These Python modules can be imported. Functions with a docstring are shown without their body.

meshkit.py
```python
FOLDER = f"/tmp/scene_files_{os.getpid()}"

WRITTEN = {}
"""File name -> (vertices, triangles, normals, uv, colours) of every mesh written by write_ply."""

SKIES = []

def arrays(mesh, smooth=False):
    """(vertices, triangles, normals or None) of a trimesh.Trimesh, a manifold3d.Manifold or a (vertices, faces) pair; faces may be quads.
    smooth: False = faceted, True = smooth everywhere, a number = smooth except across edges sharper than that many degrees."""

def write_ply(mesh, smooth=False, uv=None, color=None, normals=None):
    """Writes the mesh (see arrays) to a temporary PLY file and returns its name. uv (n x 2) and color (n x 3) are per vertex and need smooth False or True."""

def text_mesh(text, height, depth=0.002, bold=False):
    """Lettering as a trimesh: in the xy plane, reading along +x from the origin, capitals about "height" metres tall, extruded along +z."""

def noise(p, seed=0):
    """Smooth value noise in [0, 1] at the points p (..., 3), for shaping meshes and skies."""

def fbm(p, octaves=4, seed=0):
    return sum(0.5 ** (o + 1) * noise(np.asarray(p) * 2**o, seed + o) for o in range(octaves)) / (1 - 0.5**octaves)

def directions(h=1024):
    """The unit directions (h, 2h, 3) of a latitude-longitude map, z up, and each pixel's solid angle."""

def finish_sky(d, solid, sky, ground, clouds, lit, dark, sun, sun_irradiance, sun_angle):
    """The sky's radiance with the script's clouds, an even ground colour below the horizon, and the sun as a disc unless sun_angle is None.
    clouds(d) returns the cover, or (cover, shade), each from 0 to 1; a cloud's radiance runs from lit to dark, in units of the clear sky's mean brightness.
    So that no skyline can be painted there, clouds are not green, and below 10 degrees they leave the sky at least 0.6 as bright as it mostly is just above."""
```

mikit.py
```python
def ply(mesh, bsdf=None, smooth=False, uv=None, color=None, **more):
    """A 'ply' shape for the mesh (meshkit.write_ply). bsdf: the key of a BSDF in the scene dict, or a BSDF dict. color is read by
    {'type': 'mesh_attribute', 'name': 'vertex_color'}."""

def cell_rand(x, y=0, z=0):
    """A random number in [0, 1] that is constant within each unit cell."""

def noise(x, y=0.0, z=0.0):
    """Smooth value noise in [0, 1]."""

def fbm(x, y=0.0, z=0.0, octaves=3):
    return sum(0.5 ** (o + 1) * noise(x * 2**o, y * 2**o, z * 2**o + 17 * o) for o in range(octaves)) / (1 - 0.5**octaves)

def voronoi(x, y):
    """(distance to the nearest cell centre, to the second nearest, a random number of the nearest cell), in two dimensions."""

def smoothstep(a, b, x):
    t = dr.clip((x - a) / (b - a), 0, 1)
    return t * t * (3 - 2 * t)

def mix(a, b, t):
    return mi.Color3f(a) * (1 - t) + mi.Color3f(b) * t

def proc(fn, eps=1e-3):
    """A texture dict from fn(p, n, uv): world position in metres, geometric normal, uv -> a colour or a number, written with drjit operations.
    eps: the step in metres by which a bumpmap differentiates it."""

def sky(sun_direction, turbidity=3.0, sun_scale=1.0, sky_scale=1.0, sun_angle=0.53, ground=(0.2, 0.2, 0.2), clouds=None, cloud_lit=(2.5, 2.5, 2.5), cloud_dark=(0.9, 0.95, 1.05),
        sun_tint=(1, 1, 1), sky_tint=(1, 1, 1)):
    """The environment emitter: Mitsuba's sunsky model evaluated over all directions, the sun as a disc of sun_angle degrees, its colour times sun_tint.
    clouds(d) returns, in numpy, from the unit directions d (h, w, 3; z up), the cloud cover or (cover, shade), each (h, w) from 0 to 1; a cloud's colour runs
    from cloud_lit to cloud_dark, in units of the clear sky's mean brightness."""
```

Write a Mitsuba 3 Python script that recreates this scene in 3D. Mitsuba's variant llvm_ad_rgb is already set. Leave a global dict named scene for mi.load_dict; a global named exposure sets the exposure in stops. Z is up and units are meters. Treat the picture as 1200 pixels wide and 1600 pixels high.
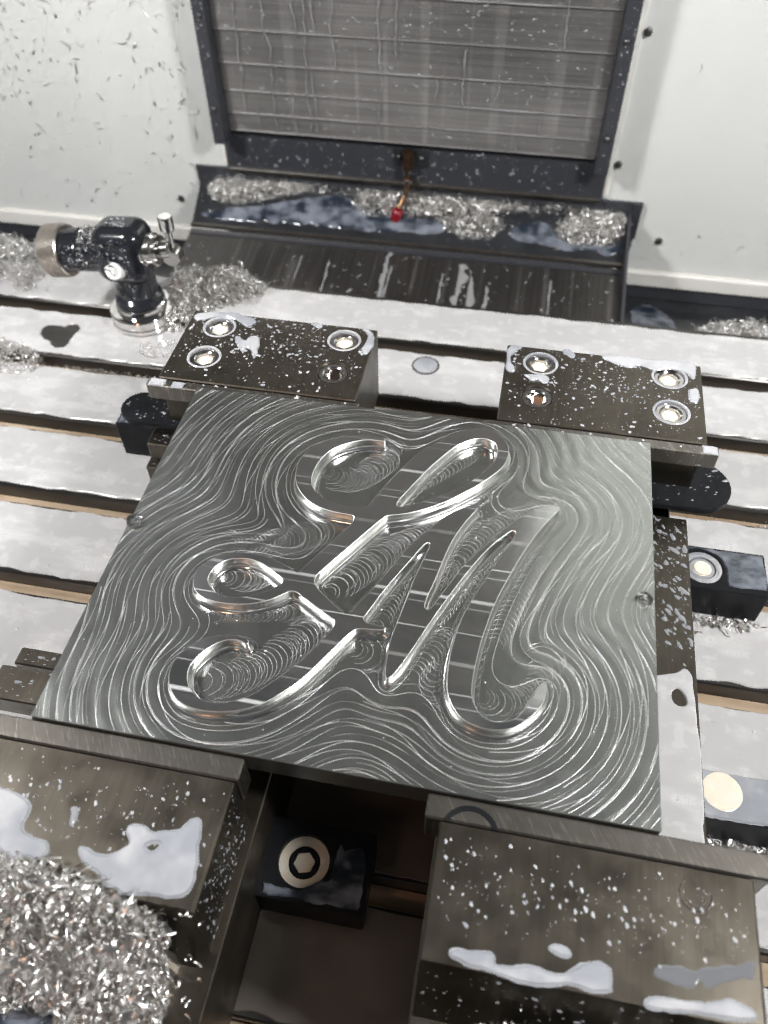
import math, numpy as np, trimesh, mitsuba as mi, drjit as dr, manifold3d as m3, mikit, meshkit
from mikit import proc, noise, fbm, voronoi, cell_rand, smoothstep, mix
from scipy.ndimage import distance_transform_edt, gaussian_filter
from scipy.spatial.transform import Rotation as Rot
from shapely.geometry import Polygon, LineString, Point, box as sbox, MultiPolygon
from shapely import affinity
import shapely

scene, labels = {}, {}
exposure = 0.1

# ---------------------------------------------------------------- camera (table top is z = 0, metres)
ROT = Rot.from_euler('xyz', [-3.8314, .1286, .1394]).as_matrix()      # world -> camera (x right, y down, z forward)
EYE = np.array([.0563, -.1418, .4892])
_m = np.eye(4); _m[:3, 0] = -ROT[0]; _m[:3, 1] = -ROT[1]; _m[:3, 2] = ROT[2]; _m[:3, 3] = EYE
scene['camera'] = {'type': 'thinlens', 'to_world': mi.ScalarTransform4f(_m.tolist()), 'fov': 50.79, 'fov_axis': 'x',
                   'aperture_radius': .0019, 'focus_distance': .475, 'near_clip': .01, 'far_clip': 30.0}

# ---------------------------------------------------------------- light: two work lamps of the machine, weak light of the workshop
scene['workshop_light'] = {'type': 'constant', 'radiance': {'type': 'rgb', 'value': [.065, .067, .071]}}
LAMPS = [((.60, -.02, .76), (165, 163.5, 161)), ((-.68, -.02, .76), (165, 164, 163))]
WARM_HELPER = ((-.42, -.95, 1.05), (17, 9.2, 5.6))  # added lamp without a known source, for orange glints on the letter walls

# ---------------------------------------------------------------- materials
def rgb(c): return {'type': 'rgb', 'value': list(c) if np.ndim(c) else [c] * 3}
def mat(key, color, rough=.5, metal=0.0, spec=.5, bump=None, two=True, **more):
    d = {'type': 'principled', 'base_color': color if isinstance(color, dict) else rgb(color), 'roughness': rough, 'metallic': metal, 'specular': spec, **more}
    if bump is not None:
        d = {'type': 'bumpmap', 'arbitrary': bump, 'scale': 1.0, 'bsdf': d}
    scene[key] = {'type': 'twosided', 'bsdf': d} if two else d
    return key

def f_jaw(p, n, uv):
    a = fbm(p.x * 55, p.y * 55, p.z * 55, 3); b = noise(p.x * 900, p.y * 60, p.z * 60)
    return mix((.068, .060, .048), (.135, .120, .098), a * .75 + b * .25)
def f_jaw_r(p, n, uv): return .26 + .20 * fbm(p.x * 90 + 5, p.y * 90, p.z * 90, 3)
def b_jaw(p, n, uv): return .000012 * noise(p.x * 2500, p.y * 300, p.z * 300) + .00012 * fbm(p.x * 60, p.y * 60, p.z * 60, 2)
mat('m_jaw', proc(f_jaw), proc(f_jaw_r), .9, bump=proc(b_jaw, 2e-4))
def f_scr(p, n, uv):
    s = noise(p.x * 1500 + p.y * 900, p.z * 90 + p.y * 200); a = fbm(p.x * 80, p.y * 80, p.z * 80, 3)
    return mix((.15, .138, .12), (.34, .32, .29), a * .5 + smoothstep(.6, 1, s) * .5)
mat('m_jaw_plate', proc(f_scr), .34, .95, bump=proc(lambda p, n, uv: .00003 * noise(p.x * 1600 + p.y * 900, p.z * 90 + p.y * 200), 2e-4))
mat('m_black', proc(lambda p, n, uv: mix((.008, .009, .011), (.02, .021, .023), fbm(p.x * 70, p.y * 70, p.z * 70))), .30, 0, .07)
mat('m_side', proc(lambda p, n, uv: mix((.012, .013, .015), (.035, .034, .033), fbm(p.x * 70, p.y * 70, p.z * 70))), .2, .2)
mat('m_steel', proc(lambda p, n, uv: mix((.38, .37, .36), (.56, .55, .53), fbm(p.x * 150, p.y * 150, p.z * 150))), .16, 1.0)
mat('m_chrome', (.78, .77, .75), .06, 1.0)
mat('m_knurl', (.66, .61, .55), .28, 1.0)
mat('m_iron', proc(lambda p, n, uv: mix((.03, .03, .031), (.075, .073, .07), fbm(p.x * 90, p.y * 90, p.z * 90))), .28, .3)
mat('m_table', proc(lambda p, n, uv: mix((.03, .029, .028), (.085, .08, .075), fbm(p.x * 20, p.y * 140, p.z * 90))), .25, .7)
def f_milk(p, n, uv):
    a = fbm(p.x * 30 + 3, p.y * 75, 1.0, 4); b = fbm(p.x * 120 + 9, p.y * 150, 5.0, 3)
    foam = smoothstep(.45, .80, a) * .7 + smoothstep(.58, .74, b) * .35
    sp = smoothstep(.74, .85, noise(p.x * 1500, p.y * 1500)) * smoothstep(.4, .9, foam)
    c = mix((.48, .477, .478), (.63, .627, .625), dr.minimum(foam, 1))
    return c * (1 - .30 * sp)
mat('m_milk', proc(f_milk), .10, 0, .5, bump=proc(lambda p, n, uv: .0011 * fbm(p.x * 45, p.y * 60, 2.0, 2), 4e-4))
mat('m_milk_smooth', proc(lambda p, n, uv: mix((.30, .315, .345), (.49, .495, .51), smoothstep(.25, .7, fbm(p.x * 50, p.y * 50, 1.0, 4)))), .07, 0, .5, bump=proc(lambda p, n, uv: .0007 * fbm(p.x * 70, p.y * 70, 2.0, 2), 4e-4))
mat('m_milk_thin', (.30, .31, .33), .07, 0, .5)
mat('m_smear', (.15, .155, .165), .12, 0, .5)
mat('m_tool', proc(lambda p, n, uv: mix((.008, .009, .012), (.02, .022, .028), fbm(p.x * 70, p.y * 70, p.z * 70))), .14, 0, .5)
mat('m_milk_edge', (.31, .325, .35), .07, 0, .5)
mat('m_film_shade', proc(lambda p, n, uv: mix((.085, .072, .062), (.17, .155, .142), fbm(p.x * 30, p.y * 30, 3.0, 3))), .10, 0, .5)  # thin brown film, its colour darkened to paint in the shade of the gap
mat('m_milk_blue', proc(lambda p, n, uv: mix((.02, .027, .04), (.19, .21, .25), smoothstep(.3, .75, fbm(p.x * 70, p.y * 110, 4.0, 4)))), .07, 0, .5)
mat('m_cream', proc(lambda p, n, uv: mix((.80, .70, .54), (.84, .80, .72), fbm(p.x * 160, p.y * 160, 0.0))), .09, 0, .5)
mat('m_tan', proc(lambda p, n, uv: mix((.22, .14, .08), (.62, .50, .37), fbm(p.x * 14, p.y * 160, 0.0))), .12, 0, .5)
mat('m_panel', proc(lambda p, n, uv: mix((.60, .615, .60), (.66, .67, .655), fbm(p.x * 9, p.z * 3, 0.0))), .38, 0, .4)
mat('m_panel_edge', (.72, .71, .67), .4)
mat('m_wall', (.42, .43, .42), .6)
mat('m_lip', (.36, .355, .35), .3, .8)
mat('m_bead', (.27, .27, .275), .1, 0, .5)
def f_slat(p, n, uv):
    a = noise(p.x * 14, p.z * 900); b = fbm(p.x * 9, p.z * 30, 3.0); w = smoothstep(.62, .9, noise(p.x * 160, p.z * 8))
    return mix((.15, .145, .142), (.44, .43, .42), a * .35 + b * .5 + w * .3)
mat('m_slat', proc(f_slat), .30, .75)
mat('m_frame', (.035, .037, .044), .35, 0, .5)
mat('m_tray', proc(lambda p, n, uv: mix((.018, .02, .023), (.05, .052, .058), fbm(p.x * 50, p.y * 50, p.z * 50))), .22, .3)
def f_apron(p, n, uv):
    a = noise(p.x * 170, p.y * 5); b = noise(p.x * 420, p.y * 9 + 4); c = fbm(p.x * 12, p.y * 12, 7.0, 3)
    s = smoothstep(.55, .95, a * .6 + b * .4) * smoothstep(.3, .6, c)
    return mix((.03, .027, .025), (.24, .23, .22), s * .45 + .15 * c + .12 * noise(p.x * 900, p.y * 12))
mat('m_apron', proc(f_apron), .3, .6)
mat('m_chip', proc(lambda p, n, uv: mix((.82, .815, .80), (.99, .98, .96), cell_rand(p.x * 260, p.y * 260, p.z * 260))), .36, 1.0)
mat('m_chip_dark', (.16, .16, .155), .4, .9)
mat('m_head', (.22, .225, .22), .5)
mat('m_dark_box', (.10, .10, .105), .5)
mat('m_brass', (.25, .15, .09), .35, 1.0)
mat('m_red', (.22, .008, .018), .3)
mat('m_logo', (.82, .82, .80), .4)
mat('m_screw', (.10, .10, .10), .35, .8)
# workpiece: milled field, faced letter tops, letter walls
def f_alu(p, n, uv):
    a = fbm(p.x * 30, p.y * 30, 2.0, 3); b = noise(p.x * 1400, p.y * 1400)
    return mix((.37, .385, .365), (.48, .495, .47), a * .7 + b * .3)
mat('m_field', proc(f_alu), proc(lambda p, n, uv: .24 + .10 * fbm(p.x * 60, p.y * 60, 9.0)), 1.0)
mat('m_scallop', (.97, .98, .98), .42, 1.0)
PASS = [.0235, .0395, .0465, .063, .081, .0965, .1015, .118, .124, .145, .1655, .171, .188, .2095, .215]
def streak(p):
    s = p.y + .012 * p.x + .0004 * noise(p.x * 25, p.y * 40); h = mi.Float(0)
    for i, c in enumerate(PASS):
        w = .0005 if i % 3 else .0012
        q = (s - c) / w; h = h + dr.exp(-dr.square(dr.square(q))) * ((.6 if i % 2 else 1.0) * (.55 + .45 * noise(p.x * 18, c * 900)))
    return dr.minimum(h, 1)
def b_top(p, n, uv):
    s = p.y + .012 * p.x
    return .0000016 * noise(s * 9000, p.x * 60) + .0010 * noise(s * 46, 3.0) + .00012 * noise(s * 330, 5.0)
mat('m_top', proc(lambda p, n, uv: mix((.74, .75, .735), (.97, .975, .97), streak(p))), proc(lambda p, n, uv: .15 + .40 * streak(p)), 1.0, bump=proc(b_top, 6e-5))
mat('m_letter_wall', (.92, .92, .90), .17, 1.0, bump=proc(lambda p, n, uv: .00003 * noise(p.x * 900, p.y * 900, p.z * 120), 1e-4))
scene['m_water'] = {'type': 'dielectric', 'int_ior': 1.33, 'ext_ior': 1.0}

# ---------------------------------------------------------------- helpers
def add(key, mesh, bsdf, smooth=35, label=None, cat=None, group=None, kind=None, **more):
    base, k = key, 0
    while key in scene:
        k += 1; key = '%s_%03d' % (base, k)
    scene[key] = mikit.ply(mesh, bsdf, smooth, **more)
    tag(key, label, cat, group, kind)
    return key
def tag(key, label=None, cat=None, group=None, kind=None):
    d = {k: v for k, v in (('label', label), ('category', cat), ('group', group), ('kind', kind)) if v}
    if d: labels[key] = d
THINGS = set()
def thing(name, label, cat, group=None):
    key, k = name, 0
    while key in THINGS:
        k += 1; key = '%s_%03d' % (name, k)
    THINGS.add(key); tag(key, label, cat, group)
    return key
def cat_(ms): return trimesh.util.concatenate(ms)
def rbox(x0, x1, y0, y1, z0, z1, c=.0006):
    pts = []
    for x, sx in ((x0, 1), (x1, -1)):
        for y, sy in ((y0, 1), (y1, -1)):
            for z, sz in ((z0, 1), (z1, -1)):
                pts += [(x + sx * c, y + sy * c, z), (x + sx * c, y, z + sz * c), (x, y + sy * c, z + sz * c)]
    return trimesh.convex.convex_hull(np.array(pts))
def man(mesh):
    return m3.Manifold(m3.Mesh(np.asarray(mesh.vertices, np.float32), np.asarray(mesh.faces, np.uint32)))
def tri(mf):
    m = mf.to_mesh(); return trimesh.Trimesh(m.vert_properties[:, :3], m.tri_verts, process=False)
def lathe(prof, n=40, at=(0, 0, 0), axis='z'):
    m = trimesh.creation.revolve(np.array(prof, float), sections=n)
    if axis == 'x': m.apply_transform(trimesh.transformations.rotation_matrix(math.pi / 2, [0, 1, 0]))
    if axis == 'y': m.apply_transform(trimesh.transformations.rotation_matrix(-math.pi / 2, [1, 0, 0]))
    m.apply_translation(at); return m
def chaikin(p, k=2):
    p = np.asarray(p, float)
    for _ in range(k):
        q = np.roll(p, -1, 0); p = np.stack([.75 * p + .25 * q, .25 * p + .75 * q], 1).reshape(-1, 2)
    return p
def poly(pts, holes=(), k=2, s=1e-3):
    return Polygon(chaikin(pts, k) * s, [chaikin(h, k) * s for h in holes]).buffer(0)
def rings(p):
    p = shapely.geometry.polygon.orient(p, 1.0)
    return [np.array(r.coords)[:-1] for r in [p.exterior, *p.interiors]]
def off(P, o):
    if np.ndim(o) == 0 and o == 0: return P
    d = np.roll(P, -1, 0) - np.roll(P, 1, 0); d /= np.maximum(np.linalg.norm(d, axis=1, keepdims=True), 1e-12)
    return P + o * np.stack([d[:, 1], -d[:, 0]], 1)
def bevel(p, layers, cap=True, wall=True):
    """a solid over the polygon p: rings at (offset, z), bottom to top, closed by a cap"""
    out = []
    for g in getattr(p, 'geoms', [p]):
        if g.is_empty or g.area < 1e-9: continue
        R = rings(g); top = []
        for P in R:
            L = [np.c_[off(P, o), np.full(len(P), z)] for o, z in layers]; n = len(P)
            top.append(L[-1][:, :2])
            if wall:
                f = []
                i = np.arange(n); j = (i + 1) % n
                for k in range(len(L) - 1):
                    a, b = k * n, (k + 1) * n
                    f += [np.c_[a + i, a + j, b + j], np.c_[a + i, b + j, b + i]]
                out.append(trimesh.Trimesh(np.vstack(L), np.vstack(f), process=False))
        if cap:
            v, f = trimesh.creation.triangulate_polygon(Polygon(top[0], top[1:]), engine='earcut')
            e1, e2 = v[f[:, 1]] - v[f[:, 0]], v[f[:, 2]] - v[f[:, 0]]
            flip = e1[:, 0] * e2[:, 1] - e1[:, 1] * e2[:, 0] < 0
            f = np.where(flip[:, None], f[:, ::-1], f)
            out.append(trimesh.Trimesh(np.c_[v, np.full(len(v), layers[-1][1])], f, process=False))
    return cat_(out)
def puddle(p, z, h=.0009):
    return bevel(p, [(0, z), (-.00035, z + h * .6), (-.0009, z + h)])
def wob(p, amp, freq, seed, step=.0015):
    """the polygon with an uneven outline"""
    out = []
    for g in getattr(p, 'geoms', [p]):
        rs = []
        for r in [g.exterior, *g.interiors]:
            q = np.array(shapely.segmentize(r, step).coords)[:-1]
            d = (meshkit.fbm(np.c_[q * freq, np.full(len(q), seed)], 3, seed) - .5) * 2 * amp
            rs.append(off(q, d[:, None]))
        out.append(Polygon(rs[0], rs[1:]).buffer(0))
    return shapely.union_all(out)
def frame(o, eu, ev):
    eu, ev = np.array(eu, float), np.array(ev, float); en = np.cross(eu, ev)
    return np.array(o, float), eu, ev, en / np.linalg.norm(en)
def drops(n, area, fr, rmin, rmax, seed, elong=1.8, keep=None, ang=None, clump=0.0):
    """n flat domes of coolant on the plane fr inside area (u0, u1, v0, v1) or a polygon"""
    rng = np.random.default_rng(seed); o, eu, ev, en = fr
    if isinstance(area, tuple): area = sbox(*area)
    x0, y0, x1, y1 = area.bounds
    N = n * (4 if keep is None else 40)
    uv = np.c_[rng.uniform(x0, x1, N), rng.uniform(y0, y1, N)]
    ok = shapely.contains_xy(area, uv[:, 0], uv[:, 1])
    if keep is not None: ok &= rng.random(len(uv)) < keep(uv[:, 0], uv[:, 1])
    if clump: ok &= meshkit.fbm(np.c_[uv * clump, np.full(len(uv), seed)], 2, seed) > rng.uniform(.3, .65, len(uv))
    uv = uv[ok][:n]; n = len(uv)
    r = rmin * (rmax / rmin) ** (rng.random(n) ** 2.2); e = rng.uniform(1, elong, n) ** 1.0
    a = rng.uniform(0, 2 * np.pi, n) if ang is None else rng.normal(ang, .35, n)
    t = np.arange(8) * np.pi / 4
    V, F = [], []
    ca, sa = np.cos(a)[:, None], np.sin(a)[:, None]
    for s, h in ((1, 0), (.72, .26), (.3, .40)):
        jit = 1 + .16 * np.sin(3 * t[None] + rng.uniform(0, 6, n)[:, None]) * (s > .5)
        x, y = np.cos(t)[None] * (r * e * s)[:, None] * jit, np.sin(t)[None] * (r * s)[:, None] * jit
        V.append(np.stack([x * ca - y * sa, x * sa + y * ca, np.broadcast_to((h * np.minimum(r, .0012))[:, None], x.shape)], -1))
    V = np.concatenate(V, 1); V = V + np.r_[0, 0, .00005]
    V[..., :2] += uv[:, None]
    i = np.arange(8); j = (i + 1) % 8
    f = np.vstack([np.c_[i, j, j + 8], np.c_[i, j + 8, i + 8], np.c_[i + 8, j + 8, j + 16], np.c_[i + 8, j + 16, i + 16], [[16, 16 + k, 17 + k] for k in range(1, 7)]])
    F = (f[None] + 24 * np.arange(n)[:, None, None]).reshape(-1, 3)
    P = o + V[..., :1] * eu + V[..., 1:2] * ev + V[..., 2:] * en
    return trimesh.Trimesh(P.reshape(-1, 3), F, process=False)
FLAT = lambda z: frame((0, 0, z), (1, 0, 0), (0, 1, 0))
def chips(pos, lmin, lmax, wmin, wmax, seed, flat=0.0, seg=5, curl=(1.2, 5.0)):
    """curled strips of swarf at the points pos"""
    rng = np.random.default_rng(seed); n = len(pos)
    L = lmin * (lmax / lmin) ** rng.random(n); w = rng.uniform(wmin, wmax, n); th = rng.uniform(*curl, n)
    R = L / th; t = np.linspace(-.5, .5, seg + 1)[None] * th[:, None]; pitch = rng.uniform(-.6, .6, n) * L
    x, y = R[:, None] * np.sin(t), R[:, None] * (np.cos(t) - .7); z = pitch[:, None] * np.linspace(-.5, .5, seg + 1)[None]
    ww = w[:, None] * (.45 + .55 * np.sin(np.pi * np.linspace(.08, .92, seg + 1)))[None]
    tw = rng.uniform(-.9, .9, n)[:, None] * np.linspace(-1, 1, seg + 1)[None]
    A = np.stack([x + ww * .5 * np.sin(tw) * np.sin(t), y + ww * .5 * np.sin(tw) * np.cos(t), z + ww * .5 * np.cos(tw)], -1)
    B = np.stack([x - ww * .5 * np.sin(tw) * np.sin(t), y - ww * .5 * np.sin(tw) * np.cos(t), z - ww * .5 * np.cos(tw)], -1)
    V = np.concatenate([A, B], 1)
    Q = Rot.random(n, random_state=seed).as_matrix(); V = np.einsum('nij,nkj->nki', Q, V)
    if flat: V[..., 2] *= 1 - flat
    V += np.asarray(pos)[:, None]
    k = np.arange(seg); m = seg + 1
    f = np.vstack([np.c_[k, k + 1, m + k + 1], np.c_[k, m + k + 1, m + k]])
    return trimesh.Trimesh(V.reshape(-1, 3), (f[None] + 2 * m * np.arange(n)[:, None, None]).reshape(-1, 3), process=False)
def pile(pts, n, base, hmax, edge, seed, shell=.010, s=1e-3):
    """points through the top layer of a heap over the outline pts"""
    rng = np.random.default_rng(seed); p = Polygon(chaikin(pts, 1) * s).buffer(0) if not hasattr(pts, 'area') else pts
    x0, y0, x1, y1 = p.bounds; uv = np.c_[rng.uniform(x0, x1, n * 5), rng.uniform(y0, y1, n * 5)]
    nz = meshkit.fbm(np.c_[uv * 90, np.full(len(uv), seed)], 2, seed)
    d = shapely.distance(p.boundary, shapely.points(uv)); d = np.where(shapely.contains_xy(p, uv[:, 0], uv[:, 1]), d, -d)
    ok = d + (nz - .5) * edge * .6 > 0
    uv, nz, d = uv[ok][:n], nz[ok][:n], d[ok][:n]
    h = hmax * np.sqrt(np.clip(d / edge, .04, 1)) * (.55 + .9 * (nz - .2))
    z = base(uv[:, 0], uv[:, 1]) + np.maximum(h - shell * rng.random(len(uv)), .0008)
    return np.c_[uv, z]

# outlines measured on the objects, in millimetres
OUTLINE = [[-13.2,209.4],[-14.5,212.3],[-18.5,213.6],[-22.6,213.7],[-31.4,212.7],[-39.0,209.9],[-48.2,205.3],[-55.2,200.1],[-60.3,192.9],[-62.5,184.7],[-62.5,176.6],[-60.6,167.9],[-57.4,161.7],[-52.0,155.8],[-45.8,151.4],[-37.9,148.6],[-30.0,147.6],[-22.4,147.5],[-19.3,146.8],[-20.3,141.1],[-28.0,127.4],[-35.6,113.7],[-41.2,103.0],[-42.9,102.4],[-45.9,104.5],[-52.1,107.1],[-59.4,109.8],[-68.9,110.7],[-77.8,109.8],[-85.3,107.7],[-90.4,104.1],[-94.6,98.8],[-97.0,93.1],[-96.5,86.7],[-93.4,80.9],[-89.3,78.3],[-84.0,76.4],[-75.9,75.6],[-67.3,76.4],[-59.2,78.5],[-51.5,82.2],[-45.5,87.2],[-40.9,91.0],[-31.2,84.9],[-19.2,78.2],[-13.4,75.3],[-18.3,64.5],[-24.4,52.9],[-30.4,44.5],[-38.4,34.4],[-45.8,26.7],[-52.7,22.6],[-60.0,20.2],[-68.1,20.4],[-73.4,23.3],[-77.9,27.7],[-80.2,34.1],[-79.3,40.1],[-75.6,46.8],[-70.6,52.3],[-65.7,55.1],[-59.8,55.6],[-55.4,53.6],[-54.9,56.3],[-57.7,57.7],[-62.4,58.6],[-69.6,57.4],[-76.0,55.1],[-81.5,51.0],[-85.7,46.4],[-88.5,41.0],[-89.4,35.3],[-88.9,30.0],[-86.8,25.0],[-82.6,19.8],[-77.1,16.4],[-70.1,14.9],[-62.3,14.9],[-53.3,16.6],[-44.7,19.7],[-37.2,24.5],[-30.4,31.3],[-23.5,39.3],[-17.7,48.6],[-11.9,59.0],[-7.2,67.5],[-3.9,72.3],[-1.2,73.6],[3.1,74.0],[8.7,74.5],[12.2,75.7],[11.8,77.6],[5.2,77.2],[-1.2,78.7],[2.2,87.0],[6.7,99.4],[16.9,120.7],[23.5,135.0],[26.3,135.8],[25.2,129.0],[21.6,113.7],[19.0,94.2],[16.5,77.7],[15.2,68.6],[15.8,54.9],[16.6,49.2],[18.2,47.4],[21.4,51.2],[27.3,65.6],[32.7,80.3],[39.1,96.7],[49.7,121.0],[59.5,139.4],[69.5,151.9],[71.2,152.9],[72.4,151.5],[71.3,146.7],[65.4,133.6],[58.5,115.4],[54.1,104.1],[49.9,91.8],[47.7,79.6],[46.3,66.8],[46.5,54.5],[47.9,46.0],[51.0,39.7],[55.4,34.3],[61.2,31.5],[68.3,30.3],[74.9,30.8],[79.8,32.5],[84.4,35.6],[89.9,41.4],[94.1,47.7],[95.8,54.4],[95.5,60.0],[94.2,61.2],[91.8,58.3],[90.2,54.1],[87.6,47.8],[83.9,40.8],[80.3,37.3],[75.3,35.4],[70.4,34.9],[65.6,37.3],[62.0,41.7],[60.2,46.5],[59.7,51.7],[59.8,60.6],[60.6,71.3],[62.1,83.0],[65.6,101.6],[70.4,117.1],[76.9,135.8],[82.3,148.7],[89.8,163.7],[95.3,172.0],[96.3,174.9],[94.0,176.4],[89.2,175.0],[83.2,172.2],[76.3,166.1],[69.0,157.5],[60.0,145.4],[56.4,139.4],[45.9,123.4],[40.6,110.7],[35.9,100.2],[33.2,93.1],[31.4,91.4],[29.5,92.9],[29.9,98.7],[32.2,108.7],[34.5,121.3],[36.4,132.8],[39.6,144.0],[44.3,155.8],[49.2,164.5],[49.3,167.0],[46.6,167.5],[41.9,165.3],[32.9,158.1],[23.7,145.8],[13.0,128.5],[4.9,108.4],[-5.1,88.9],[-8.7,81.7],[-10.6,81.0],[-18.4,86.5],[-33.5,97.9],[-27.3,109.0],[-14.0,130.9],[-2.9,149.1],[-0.6,151.0],[8.7,153.7],[20.4,159.7],[31.6,167.8],[39.9,175.9],[48.4,184.1],[54.1,191.4],[60.2,199.5],[62.6,207.5],[63.3,215.9],[60.8,222.8],[55.4,229.5],[48.1,233.3],[41.6,232.7],[33.3,228.8],[26.5,223.5],[18.2,215.1],[9.5,206.2],[1.9,192.6],[-7.3,172.4],[-10.9,161.5],[-14.8,154.1],[-22.6,153.4],[-28.4,153.8],[-36.4,155.3],[-44.5,159.6],[-49.2,164.7],[-51.2,170.7],[-51.4,179.3],[-49.5,187.8],[-45.5,196.5],[-38.7,202.5],[-31.5,206.7],[-25.3,209.1],[-18.5,209.6]]
BOWL = [[1.3,159.2],[8.4,174.4],[15.6,189.7],[23.4,203.1],[30.4,213.9],[37.6,220.0],[44.0,223.2],[49.2,223.0],[54.3,220.2],[56.0,214.6],[55.6,207.3],[53.2,200.4],[45.2,188.8],[36.5,179.3],[27.2,172.0],[17.6,165.7],[5.6,158.3]]
LOOP = [[-88.4,88.2],[-88.6,93.3],[-86.9,98.9],[-82.2,103.8],[-76.2,105.8],[-70.2,106.5],[-62.3,104.8],[-53.7,99.8],[-46.8,95.7],[-51.1,90.8],[-56.9,86.4],[-63.6,82.6],[-71.8,80.5],[-78.2,80.4],[-83.9,83.5]]
FL1 = [[-102.3,-52.9],[-97.6,-52.6],[-91.8,-54.8],[-85.6,-52.6],[-80.0,-48.7],[-80.5,-46.0],[-84.1,-43.3],[-82.8,-39.1],[-76.7,-39.1],[-70.7,-41.9],[-68.2,-39.2],[-64.4,-39.6],[-60.1,-38.2],[-57.3,-32.5],[-51.8,-30.9],[-50.2,-39.2],[-48.0,-48.8],[-46.1,-59.1],[-48.5,-63.7],[-53.4,-65.9],[-61.3,-66.1],[-72.0,-68.2],[-79.9,-66.0],[-86.5,-65.7],[-87.6,-61.6],[-94.2,-60.2],[-98.6,-58.3]]
FL1H = [[-72.8,-47.4],[-70.8,-44.8],[-67.0,-43.8],[-65.5,-45.5],[-67.5,-48.6],[-70.9,-49.2]]
FL2 = [[-154.2,-38.9],[-148.4,-35.3],[-142.0,-35.4],[-132.2,-38.3],[-129.4,-42.6],[-131.0,-48.1],[-128.6,-51.7],[-122.5,-53.9],[-116.1,-53.3],[-113.9,-57.9],[-117.1,-62.3],[-122.8,-60.7],[-125.9,-64.0],[-134.9,-60.8],[-142.7,-60.0]]
FL3 = [[-113.3,-37.2],[-109.5,-35.9],[-107.4,-39.6],[-107.6,-45.4],[-110.1,-45.3],[-110.9,-39.7]]
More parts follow.
